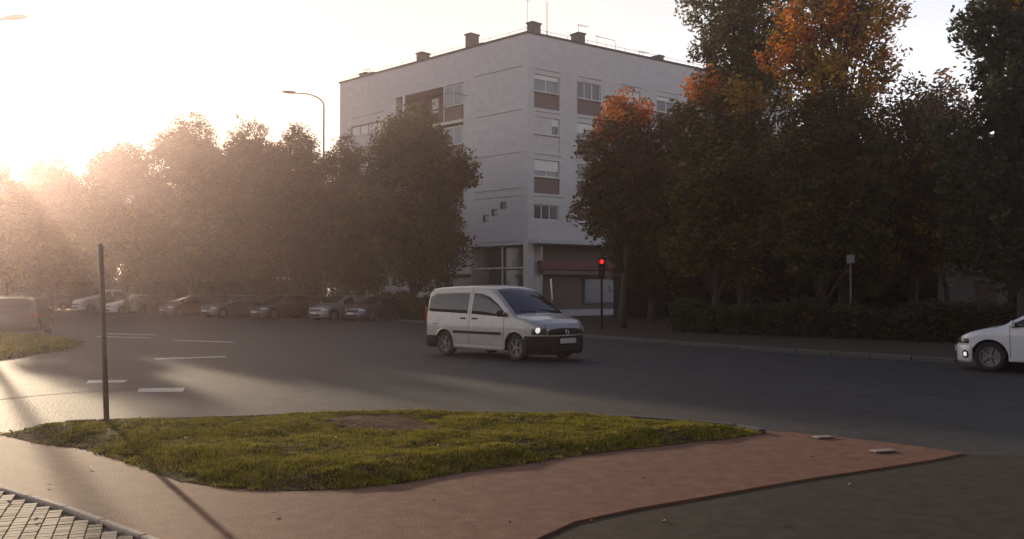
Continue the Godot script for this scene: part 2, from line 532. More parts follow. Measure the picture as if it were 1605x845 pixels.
func make_van():
	var t := thing("delivery_van", "silver beige compact van with dark bumper turning across the road", "van", Vector3(-0.2, 0.004, -23.58), deg_to_rad(-47.2))
	var f := CarForm.new()
	f.half_w = 0.895
	f.axle = 1.34
	f.arch = 0.375
	f.roof_y = 1.80
	f.roof_w = 0.80
	f.belt = 1.06
	f.corner = 0.085
	f.nose_d = 0.62
	f.nose_n = 2.5
	f.sil = [Vector2(-2.19, 0.55), Vector2(-2.18, 0.95), Vector2(-2.15, 1.25), Vector2(-2.09, 1.58), Vector2(-2.04, 1.70), Vector2(-1.95, 1.765), Vector2(-1.7, 1.795), Vector2(-1.1, 1.82), Vector2(-0.4, 1.825), Vector2(0.1, 1.81), Vector2(0.34, 1.77), Vector2(0.5, 1.71), Vector2(0.8, 1.515), Vector2(1.1, 1.285), Vector2(1.29, 1.135), Vector2(1.36, 1.105), Vector2(1.6, 1.06), Vector2(1.85, 0.99), Vector2(2.04, 0.90), Vector2(2.13, 0.83), Vector2(2.185, 0.74), Vector2(2.21, 0.62)]
	var paint := grain(car_paint(Color(.34, .305, .275), 0.1), noise_tex(91, 0.02, [[0.0, Color(.31, .28, .25)], [0.5, Color(.345, .31, .28)], [1.0, Color(.37, .335, .305)]], 512, 7), 2.5)
	paint.uv1_world_triplanar = false
	car_base(t, f, paint)
	part("windscreen", f.top_patch(0.42, 1.30, 0.085), M.car_glass, t)
	var rw := Shape.new(true)
	rw.quad(Vector3(-2.165, 1.18, -0.62), Vector3(-2.165, 1.18, 0.62), Vector3(-2.105, 1.6, 0.56), Vector3(-2.105, 1.6, -0.56), Vector3.LEFT)
	part("rear_window", rw.done(), M.car_glass, t)
	for side in [1.0, -1.0]:
		part("rear_side_window", f.side_patch([Vector2(-2.0, 1.52), Vector2(-1.93, 1.60), Vector2(-1.2, 1.625), Vector2(-0.42, 1.625)], [Vector2(-2.0, 1.16), Vector2(-1.93, 1.135), Vector2(-0.42, 1.10)], side), M.car_glass, t)
		part("front_side_window", f.side_patch([Vector2(-0.26, 1.62), Vector2(0.05, 1.60), Vector2(0.35, 1.52), Vector2(0.7, 1.34), Vector2(1.08, 1.075)], [Vector2(-0.26, 1.095), Vector2(0.5, 1.06), Vector2(1.08, 1.05)], side), M.car_glass, t)
		part("side_moulding", f.side_patch([Vector2(-0.95, 0.665), Vector2(0.86, 0.665)], [Vector2(-0.95, 0.60), Vector2(0.86, 0.60)], side, 0.018), M.black_plastic, t)
		part("sill_strip", f.side_patch([Vector2(-0.93, 0.30), Vector2(0.93, 0.30)], [Vector2(-0.93, 0.235), Vector2(0.93, 0.235)], side, 0.02), paint, t)
		part("door_gap", f.side_patch([Vector2(-0.345, 1.72), Vector2(-0.333, 1.72)], [Vector2(-0.345, 0.32), Vector2(-0.333, 0.32)], side, 0.0025, 1), M.under, t)
		part("door_gap", f.side_patch([Vector2(0.955, 1.02), Vector2(0.967, 1.02)], [Vector2(0.955, 0.5), Vector2(0.967, 0.5)], side, 0.0025, 1), M.under, t)
		for hx in [-0.58, -0.12]:
			var h := Shape.new()
			h.box(Vector3(hx, 0.98, side * (f.w(hx, 0.98) + 0.018)), Vector3(0.19, 0.035, 0.035), Basis.IDENTITY, 0.01)
			part("door_handle", h.done(), M.black_plastic, t)
		var tl := Shape.new()
		tl.box(Vector3(-2.13, 1.05, side * 0.80), Vector3(0.1, 0.42, 0.12), Basis.IDENTITY, 0.02)
		part("tail_light", tl.done(), M.tail, t)
	part("front_bumper", f.wrap([Vector2(-0.03, 0.17), Vector2(0.015, 0.18), Vector2(0.03, 0.24), Vector2(0.035, 0.45), Vector2(0.02, 0.595), Vector2(-0.03, 0.61)], 0.0, PI, 26, true, 1.34 + 0.375 * 0.92), M.black_plastic, t)
	part("lower_grille", f.wrap([Vector2(0.0, 0.24), Vector2(0.042, 0.25), Vector2(0.044, 0.38), Vector2(0.0, 0.40)], PI * 0.34, PI * 0.66, 10), M.under, t)
	part("rear_bumper", f.wrap([Vector2(-0.03, 0.20), Vector2(0.02, 0.22), Vector2(0.035, 0.3), Vector2(0.035, 0.50), Vector2(-0.03, 0.53)], 0.0, PI, 16, false, -1.34 - 0.375 * 0.92), M.black_plastic, t)
	part("grille", f.wrap([Vector2(-0.03, 0.625), Vector2(0.012, 0.63), Vector2(-0.004, 0.76), Vector2(-0.05, 0.785)], PI * 0.315, PI * 0.685, 12), M.black_plastic, t)
	for sgn in [1.0, -1.0]:
		var a0: float = PI / 2 - sgn * PI * 0.375
		var a1: float = PI / 2 - sgn * PI * 0.20
		var hl := part("headlight", f.wrap([Vector2(-0.04, 0.63), Vector2(0.014, 0.645), Vector2(0.006, 0.76), Vector2(-0.03, 0.85), Vector2(-0.08, 0.86)], minf(a0, a1), maxf(a0, a1), 8), M.lens_dark, t)
		var p := f.nose_at(PI / 2 - sgn * PI * 0.29)
		var b := Shape.new(true)
		b.lathe([Vector2(0.075, -0.02), Vector2(0.07, 0.0), Vector2(0.04, 0.014), Vector2(0.0, 0.018)], 16, Transform3D(Basis(Vector3.UP, PI / 2 - sgn * 0.35), Vector3(p.x + 0.004, 0.735, p.y * f.half_w * f.prof(0.73) + sgn * 0.004)))
		part("headlamp_bulb", b.done(), M.lamp_white if sgn > 0 else M.lens, hl)
	var pl := Shape.new()
	pl.box(Vector3(2.255, 0.49, 0), Vector3(0.02, 0.12, 0.52), Basis.IDENTITY, 0.004)
	part("number_plate", pl.done(), M.plate, t)
	var em := Shape.new(true)
	em.lathe([Vector2(0.062, 0.0), Vector2(0.066, 0.012), Vector2(0.056, 0.016), Vector2(0.052, 0.0)], 20, Transform3D(Basis(Vector3.UP, PI / 2), Vector3(2.222, 0.70, 0)))
	em.tube([Vector3(2.23, 0.74, -0.035), Vector3(2.23, 0.66, 0.0), Vector3(2.23, 0.74, 0.035)], [0.006, 0.006, 0.006], 5)
	part("badge", em.done(), M.chrome, t)
	for e in [[0.1, 0.62], [-0.62, -0.06]]:
		var wp := Shape.new()
		var pa := []
		for k in 5:
			var q := lerpf(0.0, 1.0, k / 4.0)
			var x := lerpf(1.27, 1.2, q)
			pa.append(Vector3(x + 0.012, f.top(x) + 0.012 - 0.035 * pow(lerpf(e[0], e[1], q) / 0.75, 2.0), lerpf(e[0], e[1], q)))
		wp.tube(pa, [0.012, 0.01, 0.01, 0.008, 0.006], 5)
		part("wiper", wp.done(), M.black_plastic, t)
	var an := Shape.new()
	an.tube([Vector3(0.2, 1.80, 0), Vector3(0.05, 2.0, 0)], [0.008, 0.004], 5)
	part("aerial", an.done(), M.black_plastic, t)
	var ff := f.side_patch([Vector2(-1.78, 0.98), Vector2(-1.6, 0.98)], [Vector2(-1.78, 0.8), Vector2(-1.6, 0.8)], 1.0, 0.004, 3)
	part("fuel_flap", ff, paint, t)
	mirrors(t, f, 0.93, 1.10, M.black_plastic)

func hatch_form(long := 4.05, high := 1.46) -> CarForm:
	var f := CarForm.new()
	var k := long / 4.05
	var v := high / 1.46
	f.half_w = 0.85
	f.axle = 1.25 * k
	f.arch = 0.36
	f.hub = 0.305
	f.belt = 0.93 * v
	f.roof_y = high
	f.roof_w = 0.74
	f.nose_d = 0.66
	f.nose_n = 2.3
	f.tail_d = 0.4
	f.tail_n = 3.0
	f.corner = 0.09
	f.sil = []
	for p in [[-2.0, .5], [-1.99, .85], [-1.93, .98], [-1.78, 1.22], [-1.66, 1.35], [-1.5, 1.405], [-1.1, 1.44], [-0.5, 1.46], [-0.1, 1.45], [0.15, 1.41], [0.5, 1.26], [0.8, 1.10], [1.0, .985], [1.08, .955], [1.35, .91], [1.65, .83], [1.85, .745], [1.96, .66], [2.03, .56], [2.05, .48]]:
		f.sil.append(Vector2(p[0] * k, p[1] * v))
	return f

func make_hatch(called: String, label: String, group: String, at: Vector3, heading: Vector2, paint: Material, f: CarForm, lamps: bool, near := false) -> Node3D:
	var t := thing(called, label, "car", at, atan2(-heading.y, heading.x), group)
	var k := f.axle / 1.25
	var v := f.roof_y / 1.46
	car_base(t, f, paint)
	part("windscreen", f.top_patch(0.2 * k, 1.0 * k, 0.08), M.car_glass, t)
	part("rear_window", f.top_patch(-1.9 * k, -1.62 * k, 0.12), M.car_glass, t)
	for side in [1.0, -1.0]:
		part("rear_side_window", f.side_patch([Vector2(-1.55 * k, 1.12 * v), Vector2(-1.3 * k, 1.31 * v), Vector2(-0.3 * k, 1.345 * v)], [Vector2(-1.55 * k, 1.02 * v), Vector2(-1.3 * k, .975 * v), Vector2(-0.3 * k, .95 * v)], side), M.car_glass, t)
		part("front_side_window", f.side_patch([Vector2(-0.22 * k, 1.345 * v), Vector2(0.1 * k, 1.31 * v), Vector2(0.4 * k, 1.19 * v), Vector2(0.86 * k, .96 * v)], [Vector2(-0.22 * k, .945 * v), Vector2(0.86 * k, .92 * v)], side), M.car_glass, t)
		part("tail_light", f.wrap([Vector2(-0.03, .68), Vector2(0.012, .70), Vector2(0.012, .88), Vector2(-0.03, .9)], 0.12 if side > 0 else PI * 0.80, PI * 0.20 if side > 0 else PI - 0.12, 5, false), M.tail, t)
	var a := f.axle + f.arch * 0.95
	part("front_bumper", f.wrap([Vector2(-0.03, .17), Vector2(0.01, .18), Vector2(0.022, .25), Vector2(0.025, .44), Vector2(0.012, .52), Vector2(-0.03, .54)], 0.0, PI, 24, true, a), paint, t)
	part("rear_bumper", f.wrap([Vector2(-0.03, .2), Vector2(0.02, .22), Vector2(0.03, .5), Vector2(-0.03, .53)], 0.0, PI, 16, false, -a), paint, t)
	part("grille", f.wrap([Vector2(-0.03, .55), Vector2(0.016, .555), Vector2(0.004, .63), Vector2(-0.05, .64)], PI * 0.33, PI * 0.67, 10), M.black_plastic, t)
	part("lower_grille", f.wrap([Vector2(-0.02, .24), Vector2(0.032, .26), Vector2(0.034, .38), Vector2(-0.02, .40)], PI * 0.34, PI * 0.66, 10), M.black_plastic, t)
	for sgn in [1.0, -1.0]:
		var a0: float = PI / 2 - sgn * PI * 0.38
		var a1: float = PI / 2 - sgn * PI * 0.21
		part("headlight", f.wrap([Vector2(-0.04, .555), Vector2(0.018, .57), Vector2(0.012, .65), Vector2(-0.03, .71), Vector2(-0.08, .72)], minf(a0, a1), maxf(a0, a1), 8), M.lens if not near else M.lens_dark, t)
		if near:
			var p := f.nose_at(PI / 2 - sgn * PI * 0.345)
			var rot := Basis(Vector3.UP, PI / 2 - sgn * 0.9)
			var at2 := Vector3(p.x + 0.012, .34, p.y * f.half_w * f.prof(.34) + sgn * 0.02)
			var ring := Shape.new(true)
			ring.lathe([Vector2(0.085, -0.05), Vector2(0.085, 0.008), Vector2(0.058, 0.012), Vector2(0.05, 0.0), Vector2(0.0, 0.0)], 18, Transform3D(rot, at2))
			var fl := part("fog_light", ring.done(), M.black_plastic, t)
			var bl := Shape.new(true)
			bl.lathe([Vector2(0.048, 0.002), Vector2(0.04, 0.02), Vector2(0.0, 0.028)], 14, Transform3D(rot, at2))
			part("fog_lamp_bulb", bl.done(), M.lamp_white, fl)
			var hb := Shape.new(true)
			var q := f.nose_at(PI / 2 - sgn * PI * 0.30)
			hb.lathe([Vector2(0.055, 0.0), Vector2(0.045, 0.016), Vector2(0.0, 0.022)], 14, Transform3D(Basis(Vector3.UP, PI / 2 - sgn * 0.6), Vector3(q.x - 0.0, .625, q.y * f.half_w + sgn * 0.0)))
			part("headlamp_reflector", hb.done(), M.lens, t)
			for hx in [-0.5, 0.1]:
				var h := Shape.new()
				h.box(Vector3(hx, 0.84, sgn * (f.w(hx, 0.84) + 0.015)), Vector3(0.18, 0.03, 0.03), Basis.IDENTITY, 0.01)
				part("door_handle", h.done(), paint, t)
			part("door_gap", f.side_patch([Vector2(0.83, 0.9), Vector2(0.84, 0.9)], [Vector2(0.83, 0.3), Vector2(0.84, 0.3)], sgn, 0.0025, 1), M.under, t)
	var pl := Shape.new()
	pl.box(Vector3(f.xf() + 0.03, .44, 0), Vector3(0.02, 0.11, 0.5), Basis.IDENTITY, 0.004)
	part("number_plate", pl.done(), M.plate, t)
	mirrors(t, f, 0.78 * k, 0.97 * v, paint)
	return t

# ------------------------------------------------------------------ the apartment block
class Facade:
	var c: Vector3
	var u: Vector3
	var n: Vector3
	func _init(corner: Vector3, along: Vector3, out: Vector3):
		c = corner
		u = along
		n = out
	func p(s: float, y: float, o := 0.0) -> Vector3:
		return c + u * s + Vector3(0, y, 0) + n * o
	func wall(s0: float, s1: float, y0: float, y1: float, holes: Array) -> ArrayMesh:   # holes: [s0, s1, y0, y1, depth]
		var sh := Shape.new()
		var xs := {s0: 1, s1: 1}
		var ys := {y0: 1, y1: 1}
		for h in holes:
			for k in 2:
				xs[clampf(h[k], s0, s1)] = 1
				ys[clampf(h[k + 2], y0, y1)] = 1
		var xa := xs.keys()
		var ya := ys.keys()
		xa.sort()
		ya.sort()
		for i in xa.size() - 1:
			for j in ya.size() - 1:
				var mx: float = (xa[i] + xa[i + 1]) * 0.5
				var my: float = (ya[j] + ya[j + 1]) * 0.5
				var inside := false
				for h in holes:
					if mx > h[0] and mx < h[1] and my > h[2] and my < h[3]:
						inside = true
				if not inside:
					sh.quad(p(xa[i], ya[j]), p(xa[i + 1], ya[j]), p(xa[i + 1], ya[j + 1]), p(xa[i], ya[j + 1]), n)
		for h in holes:
			var d: float = -h[4]
			sh.quad(p(h[0], h[2]), p(h[1], h[2]), p(h[1], h[2], d), p(h[0], h[2], d), Vector3.UP)
			sh.quad(p(h[0], h[3]), p(h[1], h[3]), p(h[1], h[3], d), p(h[0], h[3], d), Vector3.DOWN)
			sh.quad(p(h[0], h[2]), p(h[0], h[3]), p(h[0], h[3], d), p(h[0], h[2], d), u)
			sh.quad(p(h[1], h[2]), p(h[1], h[3]), p(h[1], h[3], d), p(h[1], h[2], d), -u)
			if h.size() > 5:      # a groove or niche closed by the wall itself
				sh.quad(p(h[0], h[2], d), p(h[1], h[2], d), p(h[1], h[3], d), p(h[0], h[3], d), n)
		return sh.done()
	func slab(sh: Shape, s0: float, s1: float, y0: float, y1: float, o0: float, o1: float):
		sh.box((p(s0, y0, o0) + p(s1, y1, o1)) * 0.5, Vector3(absf(s1 - s0), y1 - y0, absf(o1 - o0)), Basis(u, Vector3.UP, n))

func window(b: Node3D, f: Facade, s0: float, s1: float, y0: float, y1: float, depth: float, lights: int, m: Material, fm: Material):
	var sh := Shape.new()
	var e := 0.06
	f.slab(sh, s0, s1, y0, y0 + e, -depth, -depth + 0.06)
	f.slab(sh, s0, s1, y1 - e, y1, -depth, -depth + 0.06)
	for k in lights + 1:
		var s := lerpf(s0 + e / 2, s1 - e / 2, float(k) / lights)
		f.slab(sh, s - e / 2, s + e / 2, y0 + e, y1 - e, -depth, -depth + 0.057)
	var w := part("window", sh.done(), fm, b)
	for k in lights:
		var a := lerpf(s0 + e / 2, s1 - e / 2, float(k) / lights) + e / 2
		var z := lerpf(s0 + e / 2, s1 - e / 2, float(k + 1) / lights) - e / 2
		var pn := Shape.new()
		f.slab(pn, a, z, y0 + e, y1 - e, -depth + 0.01, -depth + 0.025)
		part("pane", pn.done(), m, w)

func slab_part(b: Node3D, called: String, f: Facade, s0: float, s1: float, y0: float, y1: float, o0: float, o1: float, m: Material) -> MeshInstance3D:
	var sh := Shape.new()
	f.slab(sh, s0, s1, y0, y1, o0, o1)
	return part(called, sh.done(), m, b)

func make_building():
	var at := Vector3(1.0, 0.1, -58.0)
	var b := thing("apartment_building", "pale grey apartment block with brown balcony panels and flat roof at the corner", "building", at)
	var ul := Vector3(-0.714, 0, -0.700).normalized()
	var nl := Vector3(-0.700, 0, 0.714).normalized()
	var ur := Vector3(0.80, 0, -0.60).normalized()
	var nr := Vector3(0.60, 0, 0.80).normalized()
	var L := Facade.new(Vector3.ZERO, ul, nl)
	var R := Facade.new(Vector3.ZERO, ur, nr)
	var LL := 20.3
	var RL := 27.0
	var top := 17.9
	var lv := [4.75, 7.62, 10.35, 13.05, 15.9]        # floor lines
	# --- left face
	var holes := [[0.35, 5.15, 0.12, 4.55, 1.6]]
	for y in [4.72, 7.62, 8.1, 10.38, 13.08, 15.85]:
		holes.append([0.5, 4.9, y, y + 0.07, 0.07, true])
	holes.append([6.0, 13.3, 7.7, 15.75, 1.5])
	for y in [13.55, 10.8, 8.1]:
		holes.append([14.6, 18.9, y, y + 0.75, 0.18])
		holes.append([14.6, 18.6, y + 1.35, y + 1.42, 0.06, true])
	for q in [[1.9, 2.5, 6.9], [2.7, 3.3, 6.5], [3.5, 4.1, 6.15]]:
		holes.append([q[0], q[1], q[2], q[2] + 0.45, 0.15])
	part("wall", L.wall(0, LL, 0, top, holes), M.plaster, b)
	for q in [[1.9, 2.5, 6.9], [2.7, 3.3, 6.5], [3.5, 4.1, 6.15]]:
		window(b, L, q[0], q[1], q[2], q[2] + 0.45, 0.15, 1, M.pane, M.frame_brown)
	for y in [13.55, 10.8, 8.1]:
		window(b, L, 14.6, 18.9, y, y + 0.75, 0.18, 4, M.blind, M.frame_brown)
		slab_part(b, "window_sill", L, 14.5, 19.0, y - 0.09, y, -0.1, 0.06, M.cream)
	# recessed loggias: back wall, floor slabs, side balcony
	slab_part(b, "loggia_wall", L, 6.0, 13.3, 7.7, 15.75, -1.62, -1.5, M.red_wall)
	for i in range(1, 4):
		var y: float = lv[i]
		slab_part(b, "balcony_slab", L, 6.0, 13.3, y + 0.002, y + 0.2, -1.5, 0.05, M.cream)
		slab_part(b, "balcony_panel", L, 6.05, 7.9, y + 0.2, y + 1.15, -0.08, 0.02, M.brown_panel)
		slab_part(b, "balcony_panel", L, 8.0, 13.25, y + 0.2, y + 1.0, -0.09, 0.01, M.red_wall)
		slab_part(b, "balcony_rail", L, 6.05, 13.25, y + 1.15, y + 1.21, -0.12, 0.05, M.frame_brown)
		window(b, L, 6.1, 7.85, y + 1.21, lv[i + 1] - 0.2, 0.1, 2, M.pane_pale, M.frame_white)
		slab_part(b, "loggia_post", L, 12.3, 12.45, y + 1.21, lv[i + 1] - 0.14, -0.1, 0.03, M.frame_white)
		slab_part(b, "loggia_post", L, 7.9, 8.0, y + 0.2, lv[i + 1] - 0.14, -0.12, 0.03, M.cream)
		for q in [[8.9, 9.6], [10.2, 10.9]]:
			slab_part(b, "loggia_window", L, q[0], q[1], y + 1.25, y + 2.45, -1.5, -1.42, M.blind)
	# --- right face
	var rh := [[0.45, RL - 0.5, 0.4, 4.55, 0.9]]
	var cols := [[0.5, 2.6], [4.1, 6.2], [7.8, 9.9], [11.5, 13.6], [15.2, 17.3], [18.9, 21.0], [22.6, 24.7]]
	for cn in cols.size():
		var c: Array = cols[cn]
		for i in range(1, 4):
			var y: float = lv[i]
			rh.append([c[0], c[1], y + 0.2, y + 2.35, 0.2])
			rh.append([c[0] + 0.05, c[1] + 0.1, y + 2.62, y + 2.69, 0.07, true])
		rh.append([c[0], c[1] - 0.1, 6.15, 7.1, 0.18])
		rh.append([c[0] - 0.1, c[1] + 0.3, 7.58, 7.65, 0.07, true])
	part("wall", R.wall(0, RL, 0, top, rh), M.plaster, b)
	for cn in cols.size():
		var c: Array = cols[cn]
		for i in range(1, 4):
			var y: float = lv[i]
			var closed: bool = (cn == 0 and i == 2)
			slab_part(b, "balcony_panel", R, c[0] + 0.003, c[1] - 0.003, y + 0.203, y + 1.2, -0.2, -0.06, M.plaster if closed else M.brown_panel)
			slab_part(b, "window_sill", R, c[0] - 0.04, c[1] + 0.04, y + 1.2, y + 1.27, -0.19, 0.07, M.cream)
			if closed:
				slab_part(b, "window_infill", R, c[0] + 0.003, c[1] - 0.62, y + 1.27, y + 2.347, -0.2, -0.05, M.plaster)
				window(b, R, c[1] - 0.62, c[1], y + 1.27, y + 2.35, 0.18, 1, M.pane, M.frame_white)
			else:
				window(b, R, c[0], c[1], y + 1.27, y + 2.35, 0.18, 2 if cn != 1 else 3, M.pane_pale if (cn + i) % 2 == 1 else M.pane, M.frame_white)
			if (cn * 3 + i * 2) % 4 != 1:
				slab_part(b, "roller_blind", R, c[0] + 0.05, c[1] - 0.05, y + 2.35 - 0.3 - 0.2 * ((cn + 2 * i) % 3), y + 2.33, -0.11, -0.085, M.blind)
		window(b, R, c[0], c[1] - 0.1, 6.15, 7.1, 0.18, 3, M.pane, M.frame_white)
	# --- closing walls, roof, parapet coping
	var pl := L.p(LL, 0)
	var pr := R.p(RL, 0)
	var pb := pl + pr
	var back := Shape.new()
	for e in [[pl, pb], [pb, pr]]:
		back.quad(e[0], e[1], e[1] + Vector3.UP * top, e[0] + Vector3.UP * top, (e[0] + e[1]) * 0.5 - pb * 0.5)
	part("wall", back.done(), M.plaster, b)
	var rf := Shape.new()
	rf.quad(Vector3(0, top - 0.45, 0), pl + Vector3.UP * (top - 0.45), pb + Vector3.UP * (top - 0.45), pr + Vector3.UP * (top - 0.45), Vector3.UP)
	part("roof", rf.done(), M.roof_dark, b)
	var gf := Shape.new()
	gf.quad(Vector3(0, 0.06, 0), pl + Vector3.UP * 0.06, pb + Vector3.UP * 0.06, pr + Vector3.UP * 0.06, Vector3.UP)
	gf.quad(Vector3(0, 4.9, 0), pl + Vector3.UP * 4.9, pb + Vector3.UP * 4.9, pr + Vector3.UP * 4.9, Vector3.UP)
	part("floor_slab", gf.done(), M.soffit, b)
	slab_part(b, "roof_coping", L, -0.1, LL + 0.1, top, top + 0.12, -0.35, 0.08, M.roof_dark)
	slab_part(b, "roof_coping", R, 0.25, RL + 0.1, top, top + 0.117, -0.35, 0.08, M.roof_dark)
	# --- ground floor at the corner: columns, glazing with pale bars
	slab_part(b, "shop_front", L, 0.35, 5.15, 0.12, 4.55, -1.75, -1.6, M.pane)
	slab_part(b, "glazing_bar", L, 0.5, 5.0, 3.05, 3.15, -0.25, -0.15, M.cream)
	slab_part(b, "glazing_bar", L, 2.5, 2.6, 0.12, 4.5, -0.35, -0.25, M.cream)
	slab_part(b, "column", L, 5.2, 5.65, 0.0, 4.6, 0.0, 0.12, M.cream)
	slab_part(b, "column", L, -0.05, 0.32, 0.0, 4.6, 0.0, 0.10, M.cream)
	slab_part(b, "canopy", R, 0.3, 9.2, 4.6, 4.85, 0.0, 0.75, M.plaster)
	slab_part(b, "shop_front", R, 0.45, RL - 0.5, 0.4, 4.55, -1.05, -0.9, M.frame_brown)
	slab_part(b, "sign_board", R, 1.2, 9.0, 3.0, 3.55, -0.9, -0.15, M.shop_red)
	slab_part(b, "sign_board", R, 1.4, 7.6, 2.68, 2.95, -0.9, -0.2, M.brown_panel)
	for q in [[5.4, 8.4], [9.0, 11.4], [12.2, 15.0], [16.0, 19.0]]:
		var wn := slab_part(b, "shop_window", R, q[0], q[1], 0.75, 2.5, -0.9, -0.8, M.chimney)
		for k in 2:
			var a: float = lerpf(q[0], q[1], k / 2.0) + 0.07
			var z: float = lerpf(q[0], q[1], (k + 1) / 2.0) - 0.07
			var pn := Shape.new()
			R.slab(pn, a, z, 0.85, 2.4, -0.82, -0.785)
			part("pane", pn.done(), M.pane_pale, wn)
	# --- roof furniture: chimneys, ventilators, aerials, cable rail
	for q in [[L, 17.6, 0.8, 0.55, 0.2], [L, 16.6, 1.1, 0.4, 0.1], [L, 10.9, 0.6, 0.9, 0.1], [L, 5.75, 0.55, 1.25, 0.1], [L, 4.6, 0.8, 0.35, 0.1], [L, 0.0, 0.5, 0.85, 0.1], [R, 4.6, 0.6, 0.95, 0.1], [R, 12.2, 0.5, 0.6, 0.1]]:
		var f: Facade = q[0]
		var o := part("chimney", null, M.chimney, b)
		var sh := Shape.new()
		f.slab(sh, q[1], q[1] + q[2], top - 0.45, top + q[3] - 0.1, -1.1 - q[4], -0.45)
		o.mesh = sh.done()
		var cp := Shape.new()
		f.slab(cp, q[1] - 0.06, q[1] + q[2] + 0.06, top + q[3] - 0.1, top + q[3], -1.16 - q[4], -0.39)
		part("chimney_cap", cp.done(), M.roof_dark, o)
	var rail := Shape.new()
	for f2 in [[L, LL], [R, 19.0]]:
		var f: Facade = f2[0]
		for k in 12:
			var s: float = f2[1] * k / 11.0
			rail.tube([f.p(s, top + 0.1, -0.2), f.p(s, top + 0.42, -0.2)], [0.012, 0.012], 4)
		rail.tube([f.p(0, top + 0.42, -0.2), f.p(f2[1], top + 0.42, -0.2)], [0.014, 0.014], 4)
	part("roof_rail", rail.done(), M.steel_grey, b)
	for q in [[L, -0.1, 3.6, 0], [R, 1.2, 3.3, 1], [R, 2.9, 2.9, 2], [R, 5.6, 1.9, 3], [R, 7.3, 1.35, 4], [L, 12.0, 1.1, 3], [L, 18.6, 1.2, 3], [R, 11.4, 1.0, 3]]:
		var f: Facade = q[0]
		var h: float = top + q[2]
		var s: float = q[1]
		var a := Shape.new()
		a.tube([f.p(s, top - 0.45, -1.6), f.p(s, h, -1.6)], [0.022, 0.016], 5)
		if q[3] == 0:
			for k in 4:
				a.tube([f.p(s - 0.55 + 0.1 * k, h - 0.15 - 0.3 * k, -1.6), f.p(s + 0.55 - 0.1 * k, h - 0.15 - 0.3 * k, -1.6)], [0.014, 0.014], 4)
		elif q[3] == 1:
			for k in 2:
				a.tube([f.p(s - 0.3, h - 0.1 - 0.5 * k, -1.6), f.p(s + 0.3, h - 0.1 - 0.5 * k, -1.6)], [0.014, 0.014], 4)
		elif q[3] == 3:
			a.tube([f.p(s - 0.1, h - 0.05, -1.6), f.p(s + 1.0, h - 0.02, -1.6)], [0.016, 0.012], 4)
			for k in 6:
				a.tube([f.p(s + 0.15 * k, h - 0.04, -1.85), f.p(s + 0.15 * k, h - 0.04, -1.35)], [0.008, 0.008], 4)
		elif q[3] == 4:
			a.tube([f.p(s, h, -1.6), f.p(s + 1.7, h - 0.02, -1.6), f.p(s + 1.9, top - 0.3, -1.6)], [0.022, 0.022, 0.022], 5)
			a.tube([f.p(s - 0.2, h + 0.03, -1.6), f.p(s + 0.2, h + 0.03, -1.6)], [0.02, 0.02], 4)
		part("aerial", a.done(), M.steel_grey, b)
	# a bracket lamp and a small wall box on the left face
	var br := Shape.new()
	br.tube([L.p(5.55, 14.75, 0.0), L.p(6.3, 14.95, 0.7), L.p(6.9, 14.95, 0.9)], [0.03, 0.03, 0.03], 5)
	part("wall_bracket", br.done(), M.steel_grey, b)

# ------------------------------------------------------------------ trees
var leaf_meshes := []
func make_leaf_meshes():
	var rng := RandomNumberGenerator.new()
	rng.seed = 77
	for v in 3:
		var s := Shape.new()
		for k in 11:
			var c := Vector3(rng.randf_range(-1, 1), rng.randf_range(-1, 1), rng.randf_range(-1, 1)) * 0.24
			var b := Basis.from_euler(Vector3(rng.randf_range(-1.1, 1.1), rng.randf_range(0, TAU), rng.randf_range(-1.1, 1.1)))
			var l := rng.randf_range(0.085, 0.13)
			var w := l * rng.randf_range(0.4, 0.55)
			var dip := rng.randf_range(0.1, 0.3) * w
			var p0 := c - b * Vector3(l, 0, 0)
			var p1 := c + b * Vector3(-l * 0.15, -dip, w)
			var p2 := c + b * Vector3(l, -dip * 0.6, 0)
			var p3 := c + b * Vector3(-l * 0.15, -dip, -w)
			s.tri(p0, p1, p2)
			s.tri(p0, p2, p3)
		leaf_meshes.append(s.done())

const PAL := {
	"green": [Color(.040, .050, .014), Color(.050, .058, .016), Color(.065, .068, .018), Color(.035, .045, .013)],
	"olive": [Color(.085, .074, .017), Color(.11, .09, .02), Color(.06, .056, .014), Color(.14, .10, .022)],
	"gold": [Color(.42, .25, .03), Color(.52, .28, .03), Color(.28, .18, .028), Color(.36, .17, .022)],
	"orange": [Color(.62, .19, .022), Color(.68, .25, .03), Color(.55, .14, .018), Color(.48, .18, .025)],
	"rust": [Color(.11, .045, .018), Color(.085, .04, .018), Color(.14, .06, .02), Color(.06, .035, .016)],
	"mauve": [Color(.10, .055, .05), Color(.13, .07, .055), Color(.07, .045, .04), Color(.15, .075, .045)],
	"yellow_green": [Color(.12, .115, .022), Color(.15, .13, .024), Color(.10, .10, .02), Color(.18, .14, .026)],  # yellow-green leaves, with sunlit brightness put into their colour
	"brown": [Color(.055, .040, .018), Color(.065, .045, .02), Color(.048, .038, .016), Color(.075, .048, .022)],
	"dark": [Color(.032, .040, .014), Color(.040, .046, .016), Color(.046, .048, .017), Color(.036, .038, .015)],
}

